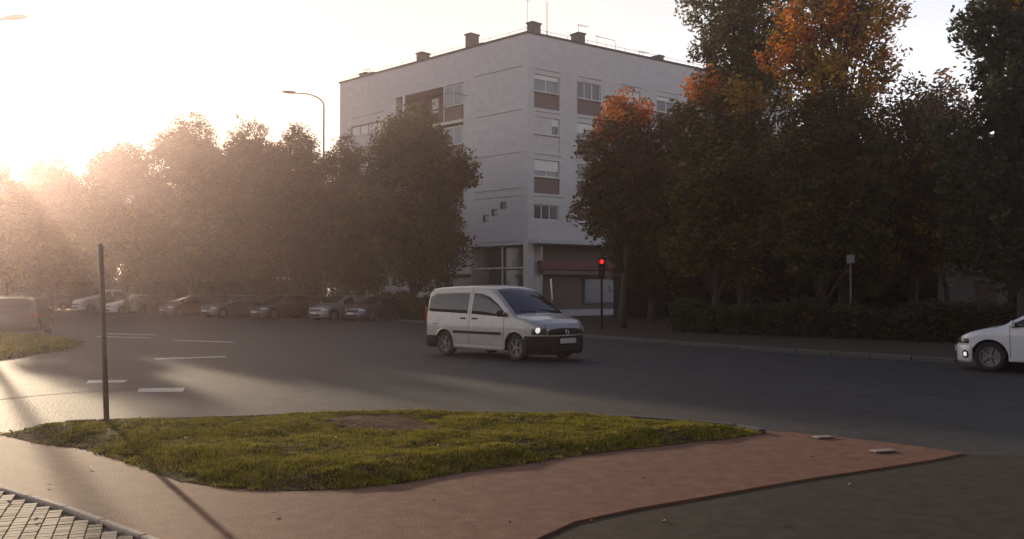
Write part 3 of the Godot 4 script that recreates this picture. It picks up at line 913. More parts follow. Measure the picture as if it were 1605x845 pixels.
func tree(called: String, label: String, group: String, at: Vector3, lumps: Array, mixed: Array, per_m2: float, sd: int, trunk_r := 0.2, size := 1.0, gap := 0.08) -> Node3D:
	# lumps: [centre, radii, palette name or ""], all relative to the tree's foot
	var t := thing(called, label, "tree", at, 0.0, group)
	var rng := RandomNumberGenerator.new()
	rng.seed = sd
	var nz := FastNoiseLite.new()
	nz.seed = sd
	nz.frequency = 0.9
	var hi := 0.0
	var low := 99.0
	for l in lumps:
		hi = maxf(hi, l[0].y)
		low = minf(low, l[0].y - l[1].y)
	var axis := []
	var radii := []
	var steps := 9
	var lean := Vector3(rng.randf_range(-.35, .35), 0, rng.randf_range(-.35, .35))
	for k in steps:
		var f := float(k) / (steps - 1)
		axis.append(Vector3(lean.x * f + 0.12 * sin(f * 5.0 + sd), f * hi * 0.97, lean.z * f + 0.12 * cos(f * 4.0 + sd)))
		radii.append(trunk_r * (1.25 if k == 0 else 1.0) * lerpf(1.0, 0.18, pow(f, 0.8)))
	var tr := Shape.new(true)
	tr.tube(axis, radii, 9)
	part("trunk", tr.done(), M.bark, t)
	for l in lumps:
		var c: Vector3 = l[0]
		var f := clampf((c.y - l[1].y * 0.9) / hi - 0.12, 0.14, 0.85)
		var i := int(f * (steps - 1))
		var a: Vector3 = axis[i]
		var r0: float = radii[i] * 0.55
		var sh := Shape.new(true)
		var mid := a.lerp(c, 0.5) + Vector3(rng.randf_range(-.25, .25), rng.randf_range(0.0, .4), rng.randf_range(-.25, .25))
		sh.tube([a, mid, c, c + (c - mid).normalized() * l[1].x * 0.5], [r0, r0 * 0.65, r0 * 0.35, r0 * 0.12], 6)
		for k in 6:
			var d := Vector3(rng.randf_range(-1, 1), rng.randf_range(-.5, 1), rng.randf_range(-1, 1)).normalized()
			var e: Vector3 = c + d * l[1] * 0.9
			var o := mid.lerp(c, rng.randf())
			sh.tube([o, o.lerp(e, 0.5) + Vector3(0, 0.08, 0), e], [r0 * 0.28, r0 * 0.18, 0.008], 4, false)
		part("limb", sh.done(), M.bark, t)
	var xf: Array[Transform3D] = []
	var col: Array[Color] = []
	for l in lumps:
		var rr: Vector3 = l[1]
		var n := int(per_m2 * 4.0 * PI * pow((pow(rr.x * rr.y, 1.6) + pow(rr.x * rr.z, 1.6) + pow(rr.y * rr.z, 1.6)) / 3.0, 1.0 / 1.6))
		for k in n:
			var d := Vector3(rng.randfn(), rng.randfn(), rng.randfn()).normalized()
			var rad := pow(rng.randf(), 0.45)
			if rng.randf() < 0.12:
				rad *= rng.randf_range(1.0, 1.22)
			var p: Vector3 = l[0] + d * rr * rad
			if nz.get_noise_3dv(p) > 0.32 - gap:
				continue
			var pal: Array = PAL[l[2] if l[2] and rng.randf() < 0.85 else mixed[rng.randi() % mixed.size()]]
			var sc := size * rng.randf_range(0.75, 1.3)
			xf.append(Transform3D(Basis.from_euler(Vector3(rng.randf_range(-.6, .6), rng.randf_range(0, TAU), rng.randf_range(-.6, .6))).scaled(Vector3.ONE * sc), p))
			col.append(pal[rng.randi() % pal.size()] * rng.randf_range(0.8, 1.2))
	scatter("crown", leaf_meshes[sd % 3], M.leaf, xf, col, t)
	return t

func scatter(called: String, mesh: Mesh, m: Material, xf: Array[Transform3D], col: Array[Color], parent: Node) -> MultiMeshInstance3D:
	var mm := MultiMesh.new()
	mm.transform_format = MultiMesh.TRANSFORM_3D
	mm.use_colors = true
	mm.mesh = mesh
	mm.instance_count = xf.size()
	for i in xf.size():
		mm.set_instance_transform(i, xf[i])
		var c := col[i]
		mm.set_instance_color(i, Color(c.r, c.g, c.b, 1))
	var o := MultiMeshInstance3D.new()
	o.name = numbered(called) if parent == self else called
	o.multimesh = mm
	o.material_override = m
	o.set_meta("kind", "stuff")
	parent.add_child(o, true)
	return o

func lumpy(sd: int, base: float, top: float, rx: float, rz: float, count: int, pal := "", lump := 0.42) -> Array:   # an egg-shaped crown broken up into clumps
	var rng := RandomNumberGenerator.new()
	rng.seed = sd
	var out := []
	var cy := (base + top) * 0.5
	var ry := (top - base) * 0.5
	for k in count:
		var f := (k + 0.5) / count
		var y := lerpf(-0.82, 0.86, f)
		var wide := sqrt(1.0 - y * y * 0.92)
		var a := k * 2.39996 + rng.randf_range(-.4, .4)
		var q := rng.randf_range(0.35, 0.72) * wide
		var r := lump * rng.randf_range(0.8, 1.2)
		out.append([Vector3(cos(a) * q * rx, cy + y * ry * 0.8, sin(a) * q * rz), Vector3(rx * r, minf(ry * r * 0.75, rx * r * 0.9), rz * r), pal])
	out.append([Vector3(0, top - ry * 0.3, 0), Vector3(rx * 0.42, ry * 0.3, rz * 0.42), pal])
	out.append([Vector3(0, cy, 0), Vector3(rx * 0.6, ry * 0.55, rz * 0.6), pal])
	return out

func make_trees():
	make_leaf_meshes()
	var row := "trees along the far pavement behind the parked cars"
	# behind the parked cars, left to right: x, z, top, half width
	var rows := [
		[-43.0, -74.0, 9.4, 3.8, "low hazy tree at the left edge of the picture, in the glare of the sun"],
		[-32.6, -58.5, 10.3, 2.2, "slim hazy tree at the very left edge, nearest the dark estate car"],
		[-34.0, -68.0, 11.6, 4.6, "hazy tree with ragged top above the dark car on the left"],
		[-27.6, -66.0, 12.4, 4.2, "tree with sloping crown just right of the leaning post"],
		[-22.9, -66.0, 14.4, 4.3, "tallest tree of the row behind the parked cars, with a loose open top"],
		[-18.8, -66.0, 13.9, 4.0, "tree between the tallest one of the row and the curved street lamp"],
		[-15.0, -64.5, 13.4, 3.6, "reddish tree under the curved street lamp"],
		[-11.8, -66.0, 12.9, 2.8, "rust coloured tree touching the left end of the apartment block"]]
	for i in rows.size():
		var q: Array = rows[i]
		tree("street_tree", q[4], row, Vector3(q[0], 0.1, q[1]), lumpy(200 + i, 0.7, q[2], q[3], q[3] * 0.9, 26, "", 0.30), ["green", "olive", "brown", "brown"] if i < 5 else ["brown", "rust", "brown", "green"], 17.0, 300 + i, 0.2, 0.85, 0.16)
	tree("street_tree", "broad dark tree in front of the left half of the apartment block", row, Vector3(-5.6, 0.1, -53.0), lumpy(231, 0.7, 12.4, 3.8, 3.2, 28, "", 0.31) + [[Vector3(-1.5, 10.3, 0), Vector3(1.0, 1.2, 1.0), "olive"], [Vector3(2.6, 8.2, 0.6), Vector3(1.1, 0.9, 1.0), "rust"]], ["green", "dark", "olive"], 11.0, 311, 0.24, 1.0)
	tree("street_tree", "small low tree filling the gap left of the broad dark tree", row, Vector3(-9.6, 0.1, -58.5), lumpy(236, 0.4, 9.0, 2.6, 2.3, 22, "", 0.32), ["brown", "green", "olive"], 15.0, 316, 0.14, 0.85, 0.14)
	# the second row, farther back
	var second := "trees of the second row"
	var far_rows := [[-57.0, -92.0, 8.0, 4.5, "far low tree at the very left, beyond the hazy edge tree"], [-46.0, -88.0, 8.6, 4.4, "far tree left of the two hazy trees"], [-39.0, -84.0, 9.0, 4.0, "far tree seen between the two hazy trees on the left"], [-31.0, -82.0, 10.4, 4.6, "far tree behind the gap left of the leaning post"], [-24.0, -80.0, 11.0, 4.6, "far tree behind the tallest tree of the row"], [-17.0, -80.0, 11.5, 4.4, "far tree behind the curved street lamp"]]
	for i in far_rows.size():
		var q: Array = far_rows[i]
		tree("background_tree", q[4], second, Vector3(q[0], 0.1, q[1]), lumpy(240 + i, 0.6, q[2], q[3], q[3], 13), ["green", "dark", "rust"], 6.0, 320 + i, 0.22, 1.4)
	# right-hand group
	var g := "autumn trees on the right side of the road"
	tree("maple_tree", "small maple with bright orange top in front of the apartment block", g, Vector3(4.9, 0.1, -40.0), lumpy(251, 3.2, 9.3, 2.6, 2.4, 20, "", 0.34) + [[Vector3(0.1, 9.3, 0.2), Vector3(1.15, 1.0, 1.0), "orange"], [Vector3(1.7, 8.3, 0), Vector3(0.9, 0.9, 0.9), "rust"], [Vector3(-0.5, 8.6, 0.6), Vector3(0.9, 0.8, 0.8), "orange"]], ["olive", "rust", "green", "rust"], 12.0, 331, 0.18, 0.95, 0.12)
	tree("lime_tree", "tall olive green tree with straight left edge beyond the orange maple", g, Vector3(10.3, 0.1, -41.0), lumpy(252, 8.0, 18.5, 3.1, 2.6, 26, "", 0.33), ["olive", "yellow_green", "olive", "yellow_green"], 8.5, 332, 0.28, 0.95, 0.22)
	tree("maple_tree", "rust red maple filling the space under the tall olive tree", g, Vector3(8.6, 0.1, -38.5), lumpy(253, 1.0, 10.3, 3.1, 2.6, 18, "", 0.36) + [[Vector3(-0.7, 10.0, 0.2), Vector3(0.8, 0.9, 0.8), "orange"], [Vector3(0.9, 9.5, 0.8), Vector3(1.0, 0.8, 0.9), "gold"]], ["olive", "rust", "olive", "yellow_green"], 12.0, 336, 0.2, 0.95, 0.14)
	tree("maple_tree", "tall golden orange tree in the middle of the right hand group", g, Vector3(13.0, 0.1, -36.5), lumpy(254, 7.0, 17.5, 3.3, 2.6, 30, "", 0.30) + [[Vector3(-1.6, 11.6, 0.8), Vector3(1.3, 1.2, 1.2), "orange"], [Vector3(-1.0, 10.2, 1.0), Vector3(1.2, 1.0, 1.2), "gold"], [Vector3(0.9, 12.4, 0.8), Vector3(1.1, 1.0, 1.1), "gold"], [Vector3(-2.5, 10.9, 0.4), Vector3(0.9, 0.9, 0.9), "orange"], [Vector3(-0.4, 12.6, 1.0), Vector3(1.0, 0.9, 1.0), "orange"]], ["gold", "yellow_green", "gold", "orange"], 6.5, 333, 0.24, 0.9, 0.26)
	tree("maple_tree", "olive brown maple standing under the tall golden tree", g, Vector3(11.9, 0.1, -35.0), lumpy(255, 1.0, 9.4, 3.1, 2.5, 18, "", 0.36), ["olive", "rust", "dark", "olive"], 12.0, 337, 0.2, 0.92, 0.14)
	tree("maple_tree", "brown maple between the golden tree and the mauve tree", g, Vector3(16.3, 0.1, -37.5), lumpy(259, 1.0, 10.4, 3.0, 2.5, 22, "", 0.33), ["olive", "rust", "gold", "green"], 10.0, 338, 0.2, 0.92, 0.16)
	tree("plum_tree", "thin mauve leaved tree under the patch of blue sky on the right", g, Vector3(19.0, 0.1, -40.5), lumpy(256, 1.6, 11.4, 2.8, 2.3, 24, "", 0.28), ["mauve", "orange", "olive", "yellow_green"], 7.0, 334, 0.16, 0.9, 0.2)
	tree("oak_tree", "dark nearly black tree at the right edge of the picture", g, Vector3(14.7, 0.1, -26.5), lumpy(257, 5.2, 14.5, 2.5, 2.3, 28, "", 0.28) + [[Vector3(-0.2, 9.9, 0.6), Vector3(0.8, 0.6, 0.8), "gold"]] + lumpy(258, 1.2, 7.6, 3.0, 2.4, 14, "dark", 0.36), ["dark", "green", "dark"], 12.0, 335, 0.24, 0.85, 0.18)
	var b2 := "dark trees of the second row on the right"
	var backs := [[7.0, -47.0, 8.6, 3.2, "dark rust tree between the small maple and the tall olive tree"], [13.0, -48.0, 9.8, 3.9, "dark tree behind the tall olive tree"], [18.5, -50.0, 9.4, 4.0, "dark tree behind the golden orange tree"], [24.0, -51.0, 10.2, 4.2, "dark tree behind the thin mauve tree"], [29.5, -50.0, 11.0, 4.2, "dark tree beyond the black tree at the right edge"], [18.6, -33.0, 7.9, 3.1, "low dark tree left of the black tree at the right edge"]]
	for i in backs.size():
		var q: Array = backs[i]
		tree("background_tree", q[4], b2, Vector3(q[0], 0.1, q[1]), lumpy(260 + i, 0.6, q[2], q[3], q[3], 15, "", 0.4), ["dark", "green", "rust", "dark"], 9.0, 340 + i, 0.22, 1.15)

func hedge(called: String, label: String, pts: Array, w: float, h: float, per_m: int, sd: int, pal: String):
	var t := thing(called, label, "hedge", Vector3(pts[0].x, 0.1, pts[0].y))
	var rng := RandomNumberGenerator.new()
	rng.seed = sd
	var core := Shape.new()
	var xf: Array[Transform3D] = []
	var col: Array[Color] = []
	for i in pts.size() - 1:
		var a: Vector2 = pts[i] - pts[0]
		var b: Vector2 = pts[i + 1] - pts[0]
		var d := (b - a).normalized()
		var n := Vector2(-d.y, d.x)
		var m := (a + b) * 0.5
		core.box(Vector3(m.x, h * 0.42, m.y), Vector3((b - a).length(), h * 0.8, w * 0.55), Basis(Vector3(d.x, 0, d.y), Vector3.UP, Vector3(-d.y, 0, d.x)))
		for k in int((b - a).length() * per_m):
			var q := a.lerp(b, rng.randf()) + n * w * 0.5 * rng.randf_range(-1, 1)
			var top := h * (0.9 + 0.12 * sin(q.x * 1.7 + sd) + 0.08 * sin(q.x * 4.1))
			xf.append(Transform3D(Basis.from_euler(Vector3(rng.randf_range(-.6, .6), rng.randf_range(0, TAU), rng.randf_range(-.6, .6))).scaled(Vector3.ONE * rng.randf_range(0.5, 0.8)), Vector3(q.x, top * pow(rng.randf(), 0.7), q.y)))
			var p: Array = PAL[pal if rng.randf() < 0.92 else "rust"]
			col.append(p[rng.randi() % p.size()])
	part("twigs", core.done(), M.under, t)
	scatter("foliage", leaf_meshes[0], M.leaf, xf, col, t)

# ------------------------------------------------------------------ ground
func v2(a: Array) -> PackedVector2Array:
	var o := PackedVector2Array()
	for i in range(0, a.size(), 2):
		o.append(Vector2(a[i], a[i + 1]))
	return o

var ISLAND := [-5.83, -10.57, -5.74, -10.95, -5.46, -11.32, -5.12, -11.42, -4.16, -11.59, -3.27, -11.82, -2.52, -12.12, -1.7, -12.24, -0.86, -12.24, -0.02, -12.18, 0.8, -12.0, 1.59, -11.7, 2.17, -11.37, 2.63, -11.01, 2.83, -10.62, 2.46, -10.3, 2.06, -10.08, 1.3, -9.6, 0.62, -9.19, -0.01, -8.63, -0.58, -8.25, -0.93, -7.89, -1.33, -7.67, -1.73, -7.59, -2.1, -7.62, -2.46, -7.74, -2.86, -7.97, -3.33, -8.48, -3.87, -9.05, -4.45, -9.63, -5.05, -9.91]
var DIRT := [-2.24, -11.16, -1.95, -11.7, -1.45, -11.59, -0.82, -10.66, -0.87, -10.3, -1.41, -10.17, -1.91, -10.57]
var LEFT_GRASS := [-40.0, -43.0, -25.47, -38.42, -18.81, -34.03, -16.24, -31.77, -13.6, -29.3, -13.19, -28.5, -12.53, -25.9, -12.3, -22.28, -12.93, -20.38, -20.0, -20.0, -40.0, -30.0]
var KERB := [-90.0, -175.0, -60.0, -122.0, -30.0, -86.0, -16.0, -66.5, -9.0, -56.5, -3.0, -46.0, 1.0, -37.0, 3.95, -31.0, 7.0, -25.7, 10.2, -21.2, 15.0, -15.5, 22.0, -8.5, 40.0, 6.0, 80.0, 30.0]

func edge_distance(p: Vector2, poly: PackedVector2Array) -> float:
	var d := 99.0
	for i in poly.size():
		d = minf(d, p.distance_to(Geometry2D.get_closest_point_to_segment(p, poly[i], poly[(i + 1) % poly.size()])))
	return d

func mound(poly: PackedVector2Array, step: float, h: float, base: float, nz: FastNoiseLite) -> ArrayMesh:   # uneven turf surface that falls to its outline
	var pts := PackedVector2Array()
	for i in poly.size():
		var a := poly[i]
		var b := poly[(i + 1) % poly.size()]
		var n := maxi(1, int(a.distance_to(b) / step))
		for k in n:
			pts.append(a.lerp(b, float(k) / n))
	var lo := Vector2(1e9, 1e9)
	var hi := -lo
	for p in poly:
		lo = lo.min(p)
		hi = hi.max(p)
	var y := lo.y
	var odd := 0.0
	while y < hi.y:
		var x := lo.x + odd
		while x < hi.x:
			var p := Vector2(x, y)
			if Geometry2D.is_point_in_polygon(p, poly) and edge_distance(p, poly) > step * 0.5:
				pts.append(p)
			x += step
		odd = step * 0.5 - odd
		y += step * 0.87
	var idx := Geometry2D.triangulate_delaunay(pts)
	var s := Shape.new(true)
	var hs := []
	for p in pts:
		hs.append(mound_y(p, poly, h, base, nz))
	for i in range(0, idx.size(), 3):
		var c := (pts[idx[i]] + pts[idx[i + 1]] + pts[idx[i + 2]]) / 3.0
		if Geometry2D.is_point_in_polygon(c, poly):
			var q: Array[Vector3] = []
			for k in 3:
				var p := pts[idx[i + k]]
				q.append(Vector3(p.x, hs[idx[i + k]], p.y))
			s.tri(q[0], q[1], q[2], Vector3.UP)
	return s.done()

func mound_y(p: Vector2, poly: PackedVector2Array, h: float, base: float, nz: FastNoiseLite) -> float:
	var d := edge_distance(p, poly)
	return base + (h + 0.05 * nz.get_noise_2dv(p * 1.0)) * smoothstep(0.0, 0.5, d)

func grass_tuft(sd: int, blades: int, tall: float) -> ArrayMesh:
	var rng := RandomNumberGenerator.new()
	rng.seed = sd
	var s := Shape.new()
	for k in blades:
		var a := rng.randf_range(0, TAU)
		var o := Vector3(rng.randf_range(-.035, .035), -0.01, rng.randf_range(-.035, .035))
		var h := tall * rng.randf_range(0.5, 1.1)
		var lean := Vector3(cos(a), 0, sin(a)) * h * rng.randf_range(0.15, 0.8)
		var side := Vector3(-sin(a), 0, cos(a)) * rng.randf_range(0.0025, 0.0045)
		var m := o + lean * 0.35 + Vector3(0, h * 0.6, 0)
		var e := o + lean + Vector3(0, h, 0)
		s.quad(o - side, o + side, m + side * 0.8, m - side * 0.8)
		s.tri(m - side * 0.8, m + side * 0.8, e)
	return s.done()

func make_ground():
	var nz := FastNoiseLite.new()
	nz.seed = 9
	nz.frequency = 0.8
	var g := Shape.new()
	g.poly(v2([-330, -380, 330, -380, 330, 120, -330, 120]), 0, 0)
	struct("road", g.done(), M.asphalt)
	# far pavement and verge behind the kerb
	var kp := v2(KERB)
	var verge := kp.duplicate()
	verge.append_array(v2([320.0, 30.0, 320.0, -370.0, -300.0, -370.0, -300.0, -175.0]))
	var vs := Shape.new()
	vs.poly(verge, 0.1, 0.1)
	struct("far_verge", vs.done(), M.verge)
	var kb := Node3D.new()
	kb.name = "far_kerb"
	kb.set_meta("kind", "structure")
	add_child(kb)
	var total := 0
	for i in range(3, kp.size() - 2):
		var a := kp[i]
		var b := kp[i + 1]
		var n := maxi(1, int(a.distance_to(b) / 1.0))
		for k in n:
			var p := a.lerp(b, (k + 0.5) / n)
			var d := (b - a).normalized()
			var s := Shape.new()
			s.box(Vector3(p.x, 0.055, p.y), Vector3(a.distance_to(b) / n - 0.012, 0.135, 0.16), Basis(Vector3(d.x, 0, d.y), Vector3.UP, Vector3(-d.y, 0, d.x)), 0.015)
			part("kerb_stone", s.done(), M.kerb, kb)
			total += 1
	# near footpath, dark driveway, pavers
	var isl := v2(ISLAND)
	var path := Shape.new()
	path.poly(v2([-4.67, -8.08, -5.6, -9.2, -6.4, -10.3, -5.95, -10.75, -5.4, -10.85, -4.6, -10.2, -3.5, -9.4, -1.5, -9.0, 1.0, -10.6, 2.3, -11.2, 2.7, -11.05, 3.25, -10.72, 3.81, -10.25, 4.25, -9.8, 4.55, -9.35, 4.0, -8.95, 3.3, -8.52, 2.74, -8.19, 2.12, -7.79, 1.5, -7.36, 0.95, -7.0, 0.44, -6.58, 0.2, -6.19, 0.07, -5.96, -0.1, -5.2, -0.2, -3.0, -0.2, -1.0, 1.0, 3.0, -1.0, 4.0, -0.6, -2.0, -1.0, -5.0, -2.06, -5.87, -2.41, -6.19, -3.32, -7.0, -4.27, -7.77]), 0.0, 0.02)
	struct("footpath", path.done(), M.path)
	var dk := Shape.new()
	dk.poly(v2([0.085, -5.96, 0.215, -6.18, 0.45, -6.565, 0.955, -6.985, 1.505, -7.345, 2.125, -7.775, 2.74, -8.17, 3.3, -8.50, 4.0, -8.93, 4.57, -9.34, 6.0, -9.2, 9.0, -7.5, 14.0, -2.0, 14.0, 6.0, 1.5, 6.0, 0.6, 3.0, -0.18, -1.0, -0.18, -3.0, -0.08, -5.2]), 0.0, 0.006)
	struct("driveway", dk.done(), M.dark_asphalt)
	# paved area at the bottom left, small setts one by one
	var pav := Node3D.new()
	pav.name = "paved_area"
	pav.set_meta("kind", "structure")
	add_child(pav)
	var pp := v2([-4.72, -8.02, -4.29, -7.69, -3.37, -6.95, -2.46, -6.13, -2.1, -5.8, -1.1, -4.9, -0.9, -2.0, -7.0, -2.0, -9.5, -6.0, -6.5, -10.2, -5.7, -9.25])
	var bed := Shape.new()
	bed.poly(pp, 0.0, 0.006)
	part("bedding", bed.done(), M.mortar, pav)
	var rng := RandomNumberGenerator.new()
	rng.seed = 4
	var variants := []
	for k in 4:
		var s := Shape.new()
		s.box(Vector3(0, 0.0, 0), Vector3(0.096, 0.036, 0.076), Basis.from_euler(Vector3(rng.randf_range(-.012, .012), 0, rng.randf_range(-.012, .012))), 0.005)
		variants.append(s.done())
	var cd := Vector2(0.36, 0.93).normalized()
	var rd := Vector2(-cd.y, cd.x) * -1.0
	var spots := []
	for i in range(-60, 60):
		for j in range(-60, 60):
			var p := Vector2(-3.8, -6.6) + rd * i * 0.1 + cd * j * 0.08
			if Geometry2D.is_point_in_polygon(p, pp) and edge_distance(p, pp) > 0.05 and p.y < -4.6 and p.x > -6.4:
				spots.append([p, i, j])
	var px := func(p: Vector2) -> bool: return p.x / -p.y > -0.56 and p.y < -5.75
	var rest_pale := Shape.new()
	var shown := 0
	spots.sort_custom(func(a, b): return (a[0] as Vector2).length_squared() < (b[0] as Vector2).length_squared())
	for q in spots:
		var p: Vector2 = q[0]
		var dark: bool = posmod(q[1], 2) == 0 and posmod(q[2] + (q[1] / 2), 2) == 0
		var y := 0.008 + rng.randf_range(-.002, .002)
		if px.call(p) and shown < 300:
			shown += 1
			var o := part("sett", variants[rng.randi() % 4], M.paver_dark[rng.randi() % 2] if dark else M.paver_pale[rng.randi() % 3], pav)
			o.transform = Transform3D(Basis(Vector3(rd.x, 0, rd.y), Vector3.UP, Vector3(cd.x, 0, cd.y)), Vector3(p.x, y, p.y))
		else:
			rest_pale.box(Vector3(p.x, y, p.y), Vector3(0.096, 0.036, 0.076), Basis(Vector3(rd.x, 0, rd.y), Vector3.UP, Vector3(cd.x, 0, cd.y)))
	part("outer_setts", rest_pale.done(), M.paver_pale[0], pav).set_meta("kind", "stuff")
	# pale edging stones between the pavers and the path
	var ed := Node3D.new()
	ed.name = "path_edging"
	ed.set_meta("kind", "structure")
	add_child(ed)
	var el := v2([-6.45, -10.28, -5.65, -9.22, -4.7, -8.05, -4.28, -7.73, -3.345, -6.975, -2.435, -6.16, -2.08, -5.835, -1.05, -4.95])
	for i in el.size() - 1:
		var a := el[i]
		var b := el[i + 1]
		var n := maxi(1, int(round(a.distance_to(b) / 0.5)))
		var d := (b - a).normalized()
		for k in n:
			var p := a.lerp(b, (k + 0.5) / n)
			var s := Shape.new()
			s.box(Vector3(p.x, 0.012 + rng.randf_range(-.003, .003), p.y), Vector3(a.distance_to(b) / n - 0.008, 0.05, 0.062), Basis(Vector3(d.x, 0, d.y), Vector3.UP, Vector3(-d.y, 0, d.x)), 0.008)
			part("edging_stone", s.done(), M.edging, ed)
	# grass island with its kerb, bare patch, blades, fallen leaves
	struct("grass_island", mound(isl, 0.16, 0.085, 0.025, nz), M.soil)
	var dp := v2(DIRT)
	var ds := Shape.new(true)
	var didx := Geometry2D.triangulate_polygon(dp)
	var fine := PackedVector2Array()
	var bare := func(p: Vector2) -> float: return edge_distance(p, dp) if Geometry2D.is_point_in_polygon(p, dp) else -edge_distance(p, dp)
	var dm := Shape.new(true)
	var st := 0.12
	for i in 16:
		for j in 16:
			var q: Array[Vector3] = []
			var inside := 0
			for c in [[0, 0], [1, 0], [1, 1], [0, 1]]:
				var p := Vector2(-2.35 + (i + c[0]) * st, -11.8 + (j + c[1]) * st)
				if bare.call(p) > -0.02:
					inside += 1
				q.append(Vector3(p.x, mound_y(p, isl, 0.085, 0.025, nz) + 0.006, p.y))
			if inside >= 2:
				dm.quad(q[0], q[1], q[2], q[3], Vector3.UP)
	struct("bare_earth_patch", dm.done(), M.dirt)
	var ik := Node3D.new()
	ik.name = "island_kerb"
	ik.set_meta("kind", "structure")
	add_child(ik)
	for i in range(2, 14):
		var a := isl[i]
		var b := isl[i + 1]
		var d := (b - a).normalized()
		var off := Vector2(d.y, -d.x) * 0.06
		var s := Shape.new()
		var p := (a + b) * 0.5 + off
		s.box(Vector3(p.x, 0.02, p.y), Vector3(a.distance_to(b) - 0.012, 0.1, 0.1), Basis(Vector3(d.x, 0, d.y), Vector3.UP, Vector3(-d.y, 0, d.x)), 0.012)
		part("kerb_stone", s.done(), M.kerb, ik)
	var greens := [Color(.20, .195, .02), Color(.27, .245, .026), Color(.33, .28, .034), Color(.09, .098, .014), Color(.34, .26, .08)]
	var xf: Array[Transform3D] = []
	var col: Array[Color] = []
	var nz2 := FastNoiseLite.new()
	nz2.seed = 19
	nz2.frequency = 1.1
	while xf.size() < 20000:
		var p := Vector2(rng.randf_range(-5.9, 2.9), rng.randf_range(-12.3, -7.5))
		if not Geometry2D.is_point_in_polygon(p, isl):
			continue
		var thick := nz2.get_noise_2dv(p)
		var ed2 := edge_distance(p, isl)
		if bare.call(p) > 0.03 * thick or rng.randf() > 0.85 + thick * 1.0:
			continue
		if p.x < -4.0 and rng.randf() < 0.5 + (-4.0 - p.x) * 0.2:
			continue
		if ed2 < 0.12 and rng.randf() < 0.4:
			continue
		var sc := (0.55 + 0.5 * rng.randf()) * (1.0 + thick * 1.1)
		xf.append(Transform3D(Basis(Vector3.UP, rng.randf_range(0, TAU)).scaled(Vector3(1.2, sc, 1.2)), Vector3(p.x, mound_y(p, isl, 0.085, 0.025, nz), p.y)))
		var c: Color = greens[rng.randi() % greens.size()]
		col.append(c)
	scatter("island_grass", grass_tuft(5, 10, 0.042), M.blade, xf, col, self)
	# the other grass strip at the left
	var lg := v2(LEFT_GRASS)
	struct("left_grass_strip", mound(lg, 0.9, 0.14, 0.004, nz), M.soil)
	var xf2: Array[Transform3D] = []
	var col2: Array[Color] = []
	while xf2.size() < 9000:
		var p := Vector2(rng.randf_range(-24.0, -12.2), rng.randf_range(-38.0, -20.2))
		if Geometry2D.is_point_in_polygon(p, lg):
			xf2.append(Transform3D(Basis(Vector3.UP, rng.randf_range(0, TAU)).scaled(Vector3(2.2, 1.3 * rng.randf_range(0.6, 1.2), 2.2)), Vector3(p.x, mound_y(p, lg, 0.14, 0.004, nz), p.y)))
			col2.append(greens[rng.randi() % greens.size()])
	scatter("strip_grass", grass_tuft(6, 9, 0.1), M.blade, xf2, col2, self)
	# fallen leaves
	var lf := Shape.new()
	lf.quad(Vector3(-.035, .004, 0), Vector3(0, .012, .022), Vector3(.04, .003, 0), Vector3(0, .010, -.022))
	var xl: Array[Transform3D] = []
	var cl: Array[Color] = []
	var browns := [Color(.16, .09, .04), Color(.22, .14, .06), Color(.10, .055, .03), Color(.26, .20, .10)]
	for k in 900:
		var p := Vector2(rng.randf_range(-6.0, 4.0), rng.randf_range(-12.4, -6.0))
		var on := Geometry2D.is_point_in_polygon(p, isl)
		if not on and rng.randf() < 0.93:
			continue
		var y := mound_y(p, isl, 0.085, 0.025, nz) + 0.02 if on else (0.036 if p.x < 0.1 or p.y < -7.9 else 0.012)
		xl.append(Transform3D(Basis.from_euler(Vector3(rng.randf_range(-.4, .4), rng.randf_range(0, TAU), rng.randf_range(-.4, .4))).scaled(Vector3.ONE * rng.randf_range(0.5, 1.0)), Vector3(p.x, y, p.y)))
		cl.append(browns[rng.randi() % 4])
	scatter("fallen_leaves", lf.done(), M.leaf, xl, cl, self)
	# painted markings on the road
	var marks := [
		[[-6.14, -15.2, -5.42, -15.29, -5.61, -15.9, -6.35, -15.8]],
		[[-7.66, -16.68, -7.02, -16.8, -7.16, -17.28, -7.88, -17.28]],
		[[-8.63, -22.49, -7.2, -23.4, -7.35, -23.75, -8.89, -22.95]],
		[[-15.29, -34.03, -13.0, -33.0, -12.9, -33.35, -15.4, -34.5]],
		[[-16.1, -36.4, -13.6, -35.2, -13.5, -35.6, -16.2, -36.9]],
		[[-11.5, -31.3, -9.2, -30.2, -9.1, -30.55, -11.6, -31.7]]]
	for q in marks:
		var s := Shape.new()
		s.poly(v2(q[0]), 0.004, 0.004)
		struct("road_marking", s.done(), M.marking)
	var seams := [[-7.84, -14.2, -7.52, -14.73, -7.07, -15.29, -6.38, -15.8], [-0.58, -12.43, -0.02, -12.5, 0.9, -12.12]]
	for sm in seams:
		var line := v2(sm)
		var s := Shape.new()
		for i in line.size() - 1:
			var d := (line[i + 1] - line[i]).normalized()
			var w0 := Vector2(-d.y, d.x) * 0.035
			s.quad(Vector3(line[i].x - w0.x, 0.008, line[i].y - w0.y), Vector3(line[i].x + w0.x, 0.008, line[i].y + w0.y), Vector3(line[i + 1].x + w0.x, 0.008, line[i + 1].y + w0.y), Vector3(line[i + 1].x - w0.x, 0.008, line[i + 1].y - w0.y), Vector3.UP)
		struct("road_seam", s.done(), M.tar)
	for q in [[3.45, -10.3, 0.22], [3.76, -9.41, 0.26]]:
		var s := Shape.new()
		s.box(Vector3(q[0], 0.035, q[1]), Vector3(q[2], 0.02, 0.12), Basis(Vector3.UP, 0.3), 0.012)
		tag(part("drain_cover", s.done(), M.block, self), "small pale block in the path %s" % ("nearer the grass island tip" if q[2] < 0.25 else "farther right, toward the driveway"), "cover")

